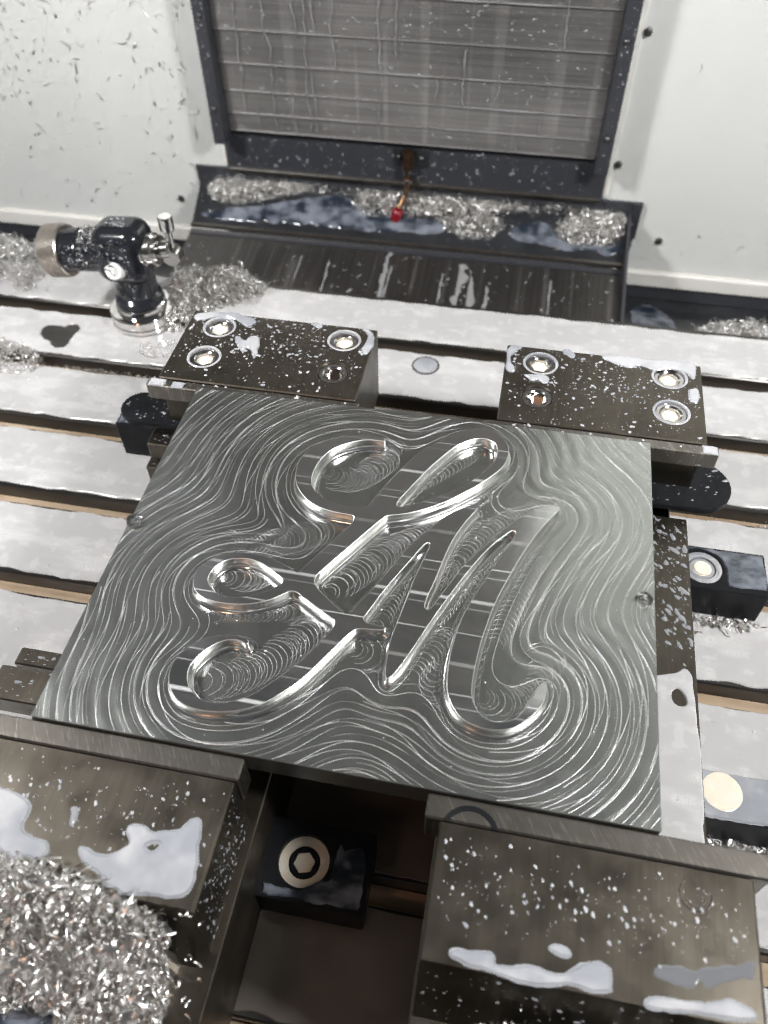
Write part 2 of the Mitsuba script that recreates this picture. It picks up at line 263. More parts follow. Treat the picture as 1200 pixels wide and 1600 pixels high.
FR1 = [[64.3,-64.5],[67.2,-62.2],[73.6,-62.7],[80.8,-60.0],[83.5,-62.0],[83.3,-65.4],[91.3,-65.0],[98.5,-62.5],[103.5,-63.8],[108.5,-64.5],[114.4,-60.6],[119.2,-56.6],[129.0,-56.8],[129.6,-60.0],[129.1,-64.5],[130.3,-65.9],[123.1,-67.6],[113.4,-66.9],[106.3,-68.8],[97.7,-68.8],[91.6,-68.8],[85.4,-68.4],[79.1,-67.3],[69.1,-67.2]]
FR2 = [[142.2,-66.8],[147.0,-64.3],[154.1,-64.0],[161.1,-63.8],[168.2,-63.5],[175.4,-60.0],[181.2,-61.0],[184.4,-63.0],[184.7,-65.8],[177.2,-67.0],[167.9,-67.8],[159.8,-67.7],[151.6,-68.2],[143.3,-68.8]]
FR3 = [[104.2,-54.6],[107.8,-52.8],[112.3,-53.7],[113.6,-56.3],[110.6,-57.4],[105.5,-56.1]]
FR4 = [[147.2,-54.4],[154.5,-52.1],[159.3,-52.1],[166.7,-49.1],[173.9,-49.4],[181.4,-45.5],[186.3,-43.6],[186.1,-52.6],[180.9,-51.4],[172.3,-54.6],[166.1,-58.5],[164.6,-54.4],[160.8,-58.7],[154.3,-58.1],[147.1,-57.2]]
BED = [[159.9,109.4],[165.0,111.6],[169.7,113.3],[175.1,115.1],[179.3,119.7],[183.8,115.9],[184.2,110.6],[183.6,105.9],[185.2,101.3],[185.0,85.1],[186.0,72.4],[186.4,56.5],[185.9,43.2],[185.9,22.1],[159.8,20.4]]
BEDH = [[171.8,102.1],[175.5,105.2],[178.5,101.7],[180.3,96.0],[176.7,93.8],[172.3,96.1]]
PATCH = [[-400.1,426.2],[-398.5,436.7],[-392.2,442.0],[-380.1,437.9],[-378.0,443.5],[-367.1,446.5],[-361.9,438.1],[-366.0,425.1],[-363.9,410.5],[-371.0,407.3],[-384.0,413.9],[-395.0,420.0]]
RL1 = [[-181.2,326.9],[-155.8,333.8],[-137.2,329.9],[-133.5,322.7],[-138.0,316.5],[-145.4,324.5],[-164.1,328.3],[-175.0,319.2],[-180.0,320.7]]
RL2 = [[-144.3,305.4],[-139.9,306.9],[-134.3,299.7],[-130.5,309.4],[-124.8,305.1],[-122.0,290.8],[-122.3,282.2],[-127.6,293.5],[-131.8,296.4],[-131.5,287.7],[-136.8,295.5]]
RL3 = [[-54.6,331.3],[-45.2,329.9],[-42.8,308.7],[-45.8,300.9],[-49.1,307.5],[-47.0,315.3],[-48.0,324.9]]
RL4 = [[-93.3,331.4],[-83.6,331.6],[-84.6,326.0],[-88.7,326.8]]
RR1 = [[53.2,331.0],[64.6,331.6],[56.4,321.4],[56.3,312.1],[60.7,302.4],[54.6,301.3],[53.3,315.1]]
RR2 = [[90.4,332.5],[99.8,332.0],[101.0,325.0],[97.5,323.0],[93.7,328.0]]
RR3 = [[118.6,331.8],[129.7,331.6],[138.5,331.8],[158.3,332.5],[171.4,333.4],[183.5,332.8],[182.7,317.5],[179.2,315.5],[176.1,323.1],[164.6,324.5],[155.8,319.5],[147.2,324.9],[138.5,319.8],[131.9,322.1],[120.9,325.8]]
RR4 = [[177.8,304.6],[183.8,307.7],[183.8,292.7],[178.0,291.6],[176.6,297.8]]
RR5 = [[64.8,301.1],[71.4,300.9],[82.2,303.5],[84.7,297.2],[80.7,292.4],[76.9,297.1],[71.9,294.2]]
LCOOL = [[-342.6,704.5],[-238.4,722.0],[-179.2,740.0],[-145.9,728.4],[-98.0,718.3],[-45.2,719.3],[-35.5,706.1],[-94.8,700.9],[-202.5,700.7],[-320.3,695.5]]
LCOOL2 = [[35.9,722.8],[78.7,730.0],[89.2,706.8],[146.3,708.5],[163.4,713.5],[163.0,699.9],[111.7,700.7],[31.3,705.1]]
POCKETS = [[[-47.9, 184.8], [-30.1, 177.3], [-15.4, 193.5], [-6.1, 213.2]], [[8.2, 172.2], [24.2, 195.2], [45.6, 221.4]], [[-23.2, 97.5], [6.9, 136.6], [32.9, 160.6], [53.1, 182.0]], [[-89.4, 96.1], [-72.0, 97.1], [-50.8, 99.7]], [[-73.8, 33.0], [-57.0, 38.0], [-38.7, 56.3], [-22.7, 80.9]], [[-80.0, 71.5], [-57.9, 74.4], [-42.2, 81.4], [-24.1, 79.4]], [[5.5, 78.1], [13.1, 102.1], [21.0, 129.0]], [[31.5, 101.3], [40.9, 129.1], [59.1, 160.5], [90.8, 184.8]], [[19.8, 55.9], [36.9, 83.9], [52.7, 120.1], [70.8, 154.0]], [[65.8, 50.1], [77.1, 47.0], [88.6, 59.7], [94.5, 77.2]], [[-90.1, 118.8], [-61.3, 124.1], [-38.4, 137.8]], [[-5.6, 66.3], [10.5, 61.6], [18.3, 46.6]], [[42.6, 67.6], [38.4, 52.1], [46.1, 42.9]], [[28.4, 53.8], [43.7, 83.2]], [[67.5, 79.8], [75.1, 105.2], [89.4, 147.1]]]

# ---------------------------------------------------------------- machine table with T-slots
Y0, PITCH, SLOT = .4764, .0807, .0151
TX0, TX1, TYB, TYF = -.80, .70, .543, -.33
tb = thing('machine_table', 'long steel machine table with parallel T-slots under a layer of milky coolant', 'machine table')
slots = [Y0 - PITCH * k for k in range(10)]
edges = [TYB] + [v for s in slots for v in (s, s - SLOT)] + [TYF]
for k in range(0, len(edges), 2):
    add(tb + '__table_strip', rbox(TX0, TX1, edges[k + 1], edges[k], -.030, 0, .0012), 'm_table')
add(tb + '__slot_floor', rbox(TX0, TX1, TYF + .002, TYB - .002, -.06, -.0165, .001), 'm_iron')
for s in slots:
    add(tb + '__slot_coolant', rbox(TX0, TX1, s - SLOT + .0003, s - .0003, -.0164, -.0132, .0002), 'm_tan')
PATCHP = poly(PATCH)
films = []
for k in range(0, len(edges), 2):
    hi, lo = edges[k], edges[k + 1]
    p = sbox(TX0 + .002, lo + (.0028 if k else .002), TX1 - .002, hi - (.0012 if k else .006))
    p = wob(p, .0022, 70, 11 + k, .003)
    for q, rad in ((PATCHP, 0),): p = p.difference(wob(q, .004, 120, 5, .002))
    p = p.intersection(sbox(TX0, lo + .0004, TX1, hi - .0004))
    films.append(p)
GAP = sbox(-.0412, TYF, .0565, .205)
shade_films = [p.intersection(GAP) for p in films]; films = [p.difference(GAP) for p in films]  # strips in the gap take the film with painted shade
add('coolant_film', cat_([bevel(p, [(0, .0002), (-.0005, .0006)]) for p in shade_films if not p.is_empty]), 'm_film_shade', 30, 'thin brownish coolant with the shade of the gap painted in, on the table strips between the vises', 'coolant', kind='stuff')
fm = cat_([bevel(p, [(0, .0002), (-.0005, .0008), (-.0011, .0011)]) for p in films])
fm = cat_([fm, drops(900, shapely.union_all(films).buffer(-.004).intersection(sbox(-.50, -.2, .36, .54)), FLAT(.0010), .0006, .0036, 5, 1.9, ang=.1, clump=25)])
add('coolant_film', fm, 'm_milk', 30, 'thin sheet of milky white coolant lying on the strips of the machine table', 'coolant', kind='stuff')
# round plugged hole in the strip between the jaws
pg = thing('table_plug', 'small round plugged hole filled with coolant between the two rear jaws', 'plug')
add(pg + '__rim', lathe([(.0112, .0009), (.0127, .0009), (.0127, .0019), (.0123, .0021), (.0114, .0021), (.0112, .0019), (.0112, .0009)], 40, (-.0209, .4423, 0)), 'm_chip_dark')
add(pg + '__coolant_fill', lathe([(0, .0022), (.0090, .0022), (.0113, .0017), (.0113, .0004)], 40, (-.0209, .4423, 0)), 'm_milk_smooth')

# ---------------------------------------------------------------- clamp blocks in the T-slots
def clamp(x0, x1, y0, y1, h, label, bolt=None, kind='cup'):
    t = thing('clamp_block', label, 'clamp block', 'black clamp blocks on the table')
    body = rbox(x0, x1, y0, y1, .0012, h, .0008)
    if bolt:
        bx, by = bolt; r = .0145
        hole = m3.Manifold.cylinder(.02, r - .0005, r - .0005, 48).translate((bx, by, h - .011))
        body = tri(man(body) - hole)
    add(t + '__body', body, 'm_black', 30)
    if bolt:
        rz = h - .001
        if kind == 'cup':
            hexa = m3.Manifold.cylinder(.02, .0060, .0060, 6).rotate((0, 0, 15))
            head = tri(m3.Manifold.cylinder(.0085, .0088, .0084, 48).translate((bx, by, h - .0115)) - hexa.translate((bx, by, h - .009)))
            add(t + '__bolt', head, 'm_black', 30)
            add(t + '__coolant_ring', lathe([(.0087, rz - .004), (.0088, rz - .0022), (.0139, rz - .0020), (.01395, rz - .006)], 48, (bx, by, 0)), 'm_cream')
            add(t + '__coolant_fill', lathe([(0, rz - .0028), (.0062, rz - .0028), (.0062, rz - .006)], 6, (bx, by, 0)).apply_transform(trimesh.transformations.rotation_matrix(.26, [0, 0, 1], [bx, by, 0])), 'm_cream')
        elif kind == 'pool':
            add(t + '__bolt', lathe([(0, rz - .001), (.0085, rz - .001), (.0092, rz - .002), (.0092, rz - .011)], 40, (bx, by, 0)), 'm_milk_thin')
            add(t + '__coolant_ring', lathe([(.0094, rz - .004), (.0096, rz - .0003), (.0117, rz + .0004), (.0139, rz - .0004), (.01395, rz - .006)], 48, (bx, by, 0)), 'm_milk_smooth')
            add(t + '__coolant_fill', lathe([(0, rz + .0002), (.0055, rz + .0002), (.0066, rz - .0008), (.0066, rz - .004)], 40, (bx, by, 0)), 'm_cream')
        else:
            add(t + '__coolant_fill', lathe([(0, h + .0017), (.0095, h + .0016), (.0116, h + .0009), (.0116, h - .004)], 40, (bx, by, 0)), 'm_cream')
    return t
clamp(-.252, -.17, .285, .320, .036, 'black clamp block at the left end of the left vise under bluish coolant')
c = clamp(.165, .2505, .2085, .2455, .031, 'black clamp block with a milky round bolt hole right of the workpiece', (.2075, .2272), 'pool')
clamp(.165, .256, .0495, .0775, .031, 'black clamp block under pale coolant at the lower right picture edge', (.2085, .0655), 'disc')
clamp(-.052, .0195, -.0365, .0065, .030, 'black clamp block with cream filled socket bolt between the two vises', (-.0169, -.0148), 'cup')
def film(key, pts, z, m, label, holes=(), h=.0009, amp=.0010, seed=1):
    p = pts if hasattr(pts, 'area') else poly(pts, holes)
    p = wob(p, amp, 160, seed, .0012)
    k = add(key + '__milk' if False else key, puddle(p, z, h), m, 30, label, 'coolant puddle')
    if m == 'm_milk_smooth': add(k + '__thin_edge', bevel(wob(p.buffer(.0005), .0005, 240, seed + 3, .001), [(0, z + .00004), (-.0003, z + .0003)]), 'm_milk_edge', 30)
    return k
film('coolant_puddle', sbox(.167, .2225, .2485, .2435).difference(Point(.2075, .2272).buffer(.0155)), .0311, 'm_milk_blue', 'bluish coolant skin on top of the clamp block right of the workpiece', seed=3)
film('coolant_puddle', sbox(.2235, .2135, .2495, .2435), .0311, 'm_milk_blue', 'bluish coolant patch right of the milky bolt hole on its clamp block', seed=4)
film('coolant_puddle', sbox(.190, .0502, .2555, .0770), .0311, 'm_milk_smooth', 'white coolant around the cream disc at the lower right picture edge', seed=5)
film('coolant_puddle', sbox(-.250, .2865, -.180, .3185), .0361, 'm_milk_blue', 'bluish coolant on the clamp block at the left end of the left vise', seed=6)
film('coolant_puddle', Polygon([(.0005, .0005), (.004, -.006), (.0135, -.002), (.0175, -.014), (.017, -.0345), (-.012, -.035), (-.035, -.0345), (-.036, -.029), (-.0165, -.0305), (-.0010, -.022), (-.0010, -.008)]), .0301, 'm_milk_blue', 'bluish coolant around the cream filled bolt in the dark gap', seed=7, amp=.002)

# ---------------------------------------------------------------- the two vises
ZJ = .1220
def vise(x0, x1, fx0, fx1, fpx0, fpx1, rpx0, rpx1, bar, bed, dry, seed, label, left):
    t = thing('machine_vise', label, 'vise', 'vises holding the engraved plate')
    rng = np.random.default_rng(seed)
    # rear jaw with four counterbored screws
    jaw = man(trimesh.convex.convex_hull(np.vstack([rbox(x0, x1, .2535, .3315, .060, ZJ, .0008).vertices])))
    bolts = [(x0 + .0245, .3145), (x0 + .0245, .2798), (x1 - .0215, .3152), (x1 - .0215, .2797)]
    for bx, by in bolts:
        jaw = jaw - m3.Manifold.cylinder(.02, .0104, .0104, 48).translate((bx, by, ZJ - .010)) - m3.Manifold.cylinder(.002, .0104, .0118, 48).translate((bx, by, ZJ - .0012))
    rj = add(t + '__rear_jaw', tri(jaw), 'm_jaw', 30)
    for k, (bx, by) in enumerate(bolts):
        hexa = m3.Manifold.cylinder(.02, .0068, .0068, 6).rotate((0, 0, float(rng.uniform(0, 60))))
        head = m3.Manifold.cylinder(.0085, .0098, .0098, 48).translate((bx, by, ZJ - .0098)) - hexa.translate((bx, by, ZJ - .008)) - m3.Manifold.cylinder(.0012, .0066, .0080, 40).translate((bx, by, ZJ - .0022))
        add(rj + '__bolt', tri(head), 'm_steel', 30)
        rim = [(.0103, ZJ - .0022), (.0106, ZJ + .0002), (.0115, ZJ + .0007), (.0123, ZJ + .0001)] if k != dry else [(.0101, ZJ - .0030), (.0104, ZJ - .0018)]
        add(rj + '__coolant_ring', lathe(rim, 48, (bx, by, 0)), 'm_milk_smooth')
        if k != dry:
            add(rj + '__coolant_fill', lathe([(0, ZJ - .0046), (.0064, ZJ - .0042), (.0066, ZJ - .006)], 24, (bx, by, 0)), 'm_cream')
    add(t + '__rear_base', rbox(x0 + .008, x1 - .008, .24, .3295, .0012, .0598), 'm_side')
    add(t + '__rear_jaw_plate', rbox(rpx0, rpx1, .2457, .2532, .1080, .1208, .0007), 'm_jaw_plate')
    # round-ended bar under the rear jaw
    st = LineString([(bar[0] + bar[3], bar[2]), (bar[1] - bar[3], bar[2])]).buffer(bar[3], quad_segs=16)
    add(t + '__stop_bar', bevel(st, [(0, .0765), (0, .0802), (-.0007, .0810)]), 'm_black', 30)
    # bed, front jaw, front jaw plate
    add(t + '__bed', rbox(bed[0], bed[1], -.24, .2345, .0012, .0700, .0008), 'm_jaw')
    z0 = .0705
    fj = trimesh.convex.convex_hull(np.array([(fx0 + .0008, -.0125, ZJ), (fx1 - .0008, -.0125, ZJ), (fx0, -.0125, ZJ - .0009), (fx1, -.0125, ZJ - .0009), (fx0 + .0008, -.0685, ZJ), (fx1 - .0016, -.0685, ZJ),
        (fx0, -.0690, ZJ - .0009), (fx1, -.0690, ZJ - .0015), (fx0, -.0125, z0), (fx1, -.0125, z0), (fx0, -.081, z0), (fx1 - .005, -.081, z0), (fx1, -.074, z0)]))
    add(t + '__front_jaw', fj, 'm_jaw', 25)
    add(t + '__front_jaw_plate', rbox(fpx0, fpx1, -.0118, -.0004, .098, ZJ + .0007, .0009), 'm_jaw_plate')
    for lx, ly0, ly1, lz0, lz1 in ((-.2015, .243, .262, .048, .0635), (-.2040, .236, .250, .029, .0450), (-.2170, .0305, .052, .046, .0635), (-.2190, .0597, .0715, .034, .0505)):
        if left:
            lk = add(t + '__side_lug', rbox(lx, -.150, ly0, ly1, lz0, lz1, .0008), 'm_jaw')
            add(lk + '__coolant_drops', drops(34, (lx + .001, ly0 + .001, -.16, ly1 - .001), FLAT(lz1), .0002, .0016, seed + 9, 3, ang=.1), 'm_milk_thin', True, kind='stuff')
    # drops
    rear = sbox(x0 + .003, .2545, x1 - .003, .3300)
    for bx, by in bolts: rear = rear.difference(Point(bx, by).buffer(.0128))
    add(rj + '__coolant_drops', drops(560, rear, FLAT(ZJ), .00018, .0011, seed, 1.9, keep=lambda u, v: .35 + .6 * (v > .285)), 'm_milk_smooth', True, kind='stuff')
    add(t + '__front_jaw__coolant_drops', drops(270, (fx0 + .003, -.066, fx1 - .003, -.014), FLAT(ZJ), .00014, .0009, seed + 1, 2.1, keep=lambda u, v: np.clip(1 - abs(v + .035) / .022, .05, 1), ang=1.9), 'm_milk_smooth', True, kind='stuff')
    add(t + '__stop_bar__coolant_drops', drops(150, st.buffer(-.002), FLAT(.081), .0002, .0013, seed + 2, 2.6, ang=.2), 'm_milk_thin', True, kind='stuff')
    add(t + '__rear_jaw_plate__coolant_drops', drops(46, (rpx0 + .001, .2462, rpx1 - .001, .2527), FLAT(.1208), .0002, .0011, seed + 3), 'm_milk_smooth', True, kind='stuff')
    add(t + '__rear_jaw_plate__coolant_drops', drops(24, (rpx0 + .001, .109, rpx1 - .001, .120), frame((0, .2457, 0), (1, 0, 0), (0, 0, 1)), .0003, .0011, seed + 3), 'm_milk_thin', True, kind='stuff')
    add(t + '__front_jaw__coolant_drops', drops(220, (-.068, z0 + .002, -.016, ZJ - .003), frame((fx1, 0, 0), (0, 1, 0), (0, 0, 1)), .0002, .0010, seed + 4, 2.2, ang=1.5), 'm_milk_thin', True, kind='stuff')
    add(t + '__front_jaw__coolant_drops', drops(120, (fx0 + .002, .002, fx1 - .006, .050), frame((0, -.081, z0), (1, 0, 0), (0, .2266, .974)), .0002, .0011, seed + 5, 2.0), 'm_milk_thin', True, kind='stuff')
    add(t + '__bed__coolant_drops', drops(300, (max(bed[0], .15) + .001 if not left else bed[0] + .002, .121, bed[1] - .0015, .233), FLAT(.0700), .00025, .0019, seed + 6, 2.6, keep=lambda u, v: np.clip((v - .12) / .03, 0, 1), ang=2.2), 'm_milk_thin', True, kind='stuff')
    return t
VL = vise(-.1825, -.0425, -.176, -.0425, -.20, -.0412, -.189, -.0398, (-.2245, -.0155, .2640, .0158), (-.180, -.0385), 3, 21, 'left dark steel vise, its rear jaw beside the pile of silver chips', True)
VR = vise(.0525, .1865, .0535, .1890, .0465, .1965, .0465, .1935, (.004, .214, .2575, .0225), (.052, .1866), 1, 41, 'right dark steel vise, its front jaw filling the lower right corner', False)
# dark ring marks of plugged holes on the right front jaw
def arc(c, r, w, a0, a1, z, h=.0006):
    a = np.linspace(a0, a1, 40); q = np.c_[np.cos(a), np.sin(a)]
    p = Polygon(np.vstack([c + q * (r + w / 2), (c + q * (r - w / 2))[::-1]])); return bevel(p, [(0, z), (-.0001, z + h)])
add(VR + '__front_jaw_plate__half_hole', arc(np.array([.0672, -.0165]), .0120, .0026, .40, 2.74, ZJ + .0006, .0004), 'm_black', 30, 'dark half round hole edge on the jaw plate')
add(VR + '__front_jaw__hole_mark', arc(np.array([.1640, -.0230]), .0066, .0006, 2.2, 6.6, ZJ, .0003), 'm_steel', 30)
add(VR + '__front_jaw__hole_mark', arc(np.array([.1640, -.0230]), .0045, .0004, 3.6, 6.0, ZJ, .0003), 'm_jaw_plate', 30)
# step in front of the right jaw
add(VR + '__screw_housing', rbox(.0890, .1880, -.150, -.0835, .0705, .1075, .0012), 'm_jaw_plate')
# puddles on the jaws and on the bed
film('coolant_puddle', FL1, ZJ, 'm_milk_smooth', 'large jagged white puddle with a hole on the left front jaw', [FL1H], .0011)
film('coolant_puddle', FL2, ZJ, 'm_milk_smooth', 'white puddle at the left picture edge on the left front jaw', h=.0011)
film('coolant_puddle', FL3, ZJ, 'm_milk_thin', 'small comma shaped white puddle on the left front jaw', h=.0008, amp=.0002)
film('coolant_puddle', FR1, ZJ, 'm_milk_smooth', 'long white puddle along the front edge of the right front jaw, its left half', h=.0011)
film('coolant_puddle', FR2, ZJ, 'm_milk_smooth', 'white puddle in the lower right corner on the right front jaw', h=.0011)
film('coolant_puddle', FR3, ZJ, 'm_milk_smooth', 'small oval white puddle above the long one on the right front jaw', h=.0009, amp=.0003)
film('coolant_puddle', FR4, ZJ, 'm_smear', 'thin translucent grey coolant smear near the right end of the right front jaw', h=.0003, amp=.002)
film('coolant_puddle', Polygon(chaikin(BED, 2) * 1e-3).union(sbox(.150, .006, .1852, .085)).difference(Polygon(chaikin(BEDH, 2) * 1e-3)), .0700, 'm_milk', 'long white puddle with a dark hole on the bed right of the workpiece', .0010, amp=.0006)
for q, lab in ((RL1, 'white coolant streak along the back edge of the left rear jaw'), (RL2, 'branching white coolant runs in the middle of the left rear jaw'), (RL3, 'white coolant patch at the right rear corner of the left rear jaw'),
               (RL4, 'tiny white coolant patch at the middle of the back edge of the left rear jaw'), (RR1, 'white coolant patch at the left rear corner of the right rear jaw'), (RR2, 'small white coolant patch near the back edge of the right rear jaw'),
               (RR3, 'scalloped white coolant along the back edge of the right rear jaw'), (RR4, 'white coolant patch at the right end of the right rear jaw'), (RR5, 'hooked white coolant patch between the two left screws of the right rear jaw')):
    film('coolant_puddle', q, ZJ, 'm_milk_smooth', lab, amp=.0016, seed=len(lab))
film('coolant_puddle', sbox(-.187, .2462, -.176, .2527).union(sbox(-.17, .2462, -.163, .251)), .1208, 'm_milk_smooth', 'white coolant on the left end of the left rear jaw plate', seed=9)
film('coolant_puddle', sbox(.1835, .2462, .1925, .2527), .1208, 'm_milk_smooth', 'white coolant on the right end of the right rear jaw plate', seed=10)

# ---------------------------------------------------------------- workpiece: milled aluminium plate with a raised script monogram
wp = thing('engraved_plate', 'square aluminium plate with raised script monogram and wavy milling marks clamped in both vises', 'metal plate')
PX, PY, ZF, ZT = .1500, .2448, .1250, .1320
add(wp + '__body', cat_([rbox(-PX, PX, 0, PY, .1088, ZF - .0004, .0003)]), 'm_field', 30)
LET = poly(OUTLINE, [BOWL, LOOP], 2)
LETC = Polygon(LET.exterior)
nx, ny = 401, 327
gx, gy = np.meshgrid(np.linspace(-PX, PX, nx), np.linspace(0, PY, ny))
def closed(p, r): return p.buffer(r).buffer(-r)
wide = closed(LETC, .030)
ins = shapely.contains_xy(wide, gx.ravel(), gy.ravel()).reshape(gx.shape)
dist = distance_transform_edt(~ins) * (2 * PX / (nx - 1))
ins2 = shapely.contains_xy(LET, gx.ravel(), gy.ravel()).reshape(gx.shape)
dist2 = distance_transform_edt(~ins2) * (2 * PX / (nx - 1))
wv = meshkit.fbm(np.stack([gx * 16, gy * 16, gx * 0], -1), 2, 3)
dw = gaussian_filter(dist, 2.0) + .010 * (wv - .5)
hz = .00006 * np.cos(2 * np.pi * dw / .0088) * np.clip(dist / .01, 0, 1) + .00003 * np.cos(2 * np.pi * dist2 / .0035) * np.clip(1 - dist / .012, 0, 1)
hz = gaussian_filter(hz, 1.0) + .00012 * (meshkit.fbm(np.stack([gx * 40, gy * 40, gx * 0 + 5], -1), 2, 8) - .5)
q = np.arange(nx * ny).reshape(ny, nx)
ff = np.vstack([np.c_[q[:-1, :-1].ravel(), q[:-1, 1:].ravel(), q[1:, 1:].ravel()], np.c_[q[:-1, :-1].ravel(), q[1:, 1:].ravel(), q[1:, :-1].ravel()]])
fld = trimesh.Trimesh(np.c_[gx.ravel(), gy.ravel(), (ZF + hz).ravel()], ff, process=False)
add(wp + '__milled_field', fld, 'm_field', True)
lo = ZF - .0003
add(wp + '__letter_wall', bevel(LET, [(.0020, lo), (.0012, ZF + .0003), (.0006, ZF + .0010), (.0002, ZF + .0021), (0, ZF + .0034), (0, ZT - .0005)], cap=False), 'm_letter_wall', 50)
add(wp + '__letter_edge', bevel(LET, [(.00001, ZT - .0005), (-.00018, ZT - .00022), (-.00036, ZT - .0001)], cap=False), 'm_scallop', True)
add(wp + '__letter_top', bevel(LET, [(-.00034, ZT - .00012), (-.00042, ZT)]), 'm_top', 20)
# scallop lines left by the cutter
FREE = sbox(-PX + .0005, .0005, PX - .0005, PY - .0005).difference(LET.buffer(.0019))
def chaikin_open(p):
    for _ in range(2): p = np.vstack([p[:1], np.stack([.75 * p[:-1] + .25 * p[1:], .25 * p[:-1] + .75 * p[1:]], 1).reshape(-1, 2), p[-1:]])
    return p
def ridge(lines, w, h, z=ZF):
    V, F, at = [], [], 0
    for ln in lines:
        P = np.asarray(ln); n = len(P)
        if n < 3: continue
        d = np.gradient(P, axis=0); d /= np.maximum(np.linalg.norm(d, axis=1, keepdims=True), 1e-12); N = np.c_[-d[:, 1], d[:, 0]]
        ww = w * (.75 + .5 * meshkit.noise(np.c_[P * 130, np.full(n, at % 97)]))[:, None]
        V += [np.c_[P + N * ww, np.full(n, z - .00004)], np.c_[P, np.full(n, z + h)], np.c_[P - N * ww, np.full(n, z - .00004)]]
        i = np.arange(n - 1)
        for a in (0, n): F += [np.c_[at + a + i, at + a + n + i, at + a + n + i + 1], np.c_[at + a + i, at + a + n + i + 1, at + a + i + 1]]
        at += 3 * n
    return trimesh.Trimesh(np.vstack(V), np.vstack(F)[:, ::-1], process=False)
def clipped(P, area):
    g = LineString(P).intersection(area)
    return [np.array(l.coords) for l in getattr(g, 'geoms', [g]) if l.geom_type == 'LineString' and l.length > .003]
rng = np.random.default_rng(7)
main, fine = [], []
d, dn, k0 = .0070, 0, 0
def clean(P, sg): return gaussian_filter(P, (sg, 0), mode='wrap')
while d < .21:
    step = rng.uniform(.0058, .0068)
    base = closed(LETC, .014 + min(.020, d * .45)).buffer(d, quad_segs=24).simplify(.0002)
    P = np.array(shapely.segmentize(base.exterior, .0012).coords)[:-1]
    P = clean(P, 4 + min(8, d * 260))
    s = np.r_[0, np.cumsum(np.linalg.norm(np.diff(P, axis=0), axis=1))]; L = s[-1]
    loop = lambda o: np.vstack([off(P, o[:, None]), off(P, o[:, None])[:1]])
    k = 11; ph = rng.uniform(-.35, .35)
    A = .0003 * np.sin(2 * np.pi * k * s / L + ph)
    main += clipped(loop(A), FREE)
    fr = (k * s / L + ph) % 1
    for j in range(2):                                   # crescents that leave one pass and run into the next
        f2 = (fr + .37 * j) % 1; a, e = (.0, .62) if j == 0 else (.05, .45)
        t = np.clip((f2 - a) / (e - a), 0, 1); o = A + step * (1.0 if j == 0 else .75) * t * t * (3 - 2 * t)
        idx = np.flatnonzero((f2[1:] < f2[:-1])) + 1
        Q = off(P, o[:, None])
        for seg in np.split(np.arange(len(P)), idx):
            m = seg[(f2[seg] > a) & (f2[seg] < e + .06)]
            if len(m) > 6 and rng.random() < (.97 if j == 0 else .5): (main if rng.random() < .5 else fine).extend(clipped(Q[m], FREE))
    if rng.random() < .5: fine += clipped(loop(A + step * rng.uniform(.3, .7)), FREE)
    if rng.random() < .6: fine += clipped(loop(A + .0007), FREE)
    d += step
# close in: offset passes round the letters and the small trochoid arcs of the pockets
near = closed(LETC, .012).buffer(.010)
for dd, lst in ((.0036, fine),):
    b = LET.buffer(dd)
    for g in getattr(b, 'geoms', [b]):
        for r in [g.exterior, *g.interiors]:
            P = np.array(shapely.segmentize(r, .0009).coords)[:-1]
            if len(P) > 12:
                P = off(P, (.0005 * (meshkit.noise(np.c_[P * 150, np.full(len(P), 3)]) - .5))[:, None])
                lst += clipped(np.vstack([P, P[:1]]), FREE.intersection(near))
arcs = []
pocket = closed(LETC, .024).buffer(.001)
for dd, rad, step, up in ((.0028, .0024, .0052, 1.35),):
    bf = LET.buffer(dd)
    for g in getattr(bf, 'geoms', [bf]):
        for r in [g.exterior, *g.interiors]:
            for s in np.arange(0, r.length - .0006, step):
                c = np.array(r.interpolate(s).coords[0]); c2 = np.array(r.interpolate(s + .0006).coords[0])
                if not pocket.contains(Point(c)) or rng.random() < .06: continue
                m_ = math.atan2(*(c2 - c)[::-1]) + up + rng.normal(0, .10)
                a = np.linspace(m_ - .80, m_ + .80, 14)
                arcs += clipped(c + rad * (np.c_[np.cos(a), np.sin(a)] - [math.cos(m_), math.sin(m_)]), FREE.intersection(pocket))
for pth in POCKETS:                                     # trochoid crescents across the pockets
    ln = LineString(chaikin_open(np.array(pth) * 1e-3)); s = .0
    while s < ln.length:
        c = np.array(ln.interpolate(s).coords[0]); c2 = np.array(ln.interpolate(s + .001).coords[0]); c1 = np.array(ln.interpolate(max(0, s - .001)).coords[0])
        rad = min(.0105, LET.distance(Point(c)) - .0003); th = math.atan2(*(c2 - c1)[::-1])
        if rad > .0012:
            for k_, lst in ((1.0, arcs), (.62, fine)):
                if k_ < 1 and rng.random() < .45: continue
                a = np.linspace(th - 1.45, th + 1.45 - rng.uniform(0, .5), 26)
                lst += clipped(c + rad * k_ * np.c_[np.cos(a), np.sin(a)], FREE)
        s += rng.uniform(.0024, .0032)
add(wp + '__scallop_lines', cat_([ridge(main, .00020, .00015), ridge(fine, .00012, .00008), ridge(arcs, .00014, .00010)]), 'm_scallop', True, kind='stuff')
add(wp + '__coolant_drops', drops(170, FREE.intersection(LET.buffer(.012)), FLAT(ZF), .00015, .0007, 77, 1.3, keep=lambda u, v: np.exp(-((u - .052) ** 2 + (v - .172) ** 2) / .0004) + .05), 'm_scallop', True, kind='stuff')
add(wp + '__coolant_drops', drops(260, FREE.difference(LET.buffer(.02)), FLAT(ZF), .00010, .0004, 78, 1.3), 'm_scallop', True, kind='stuff')
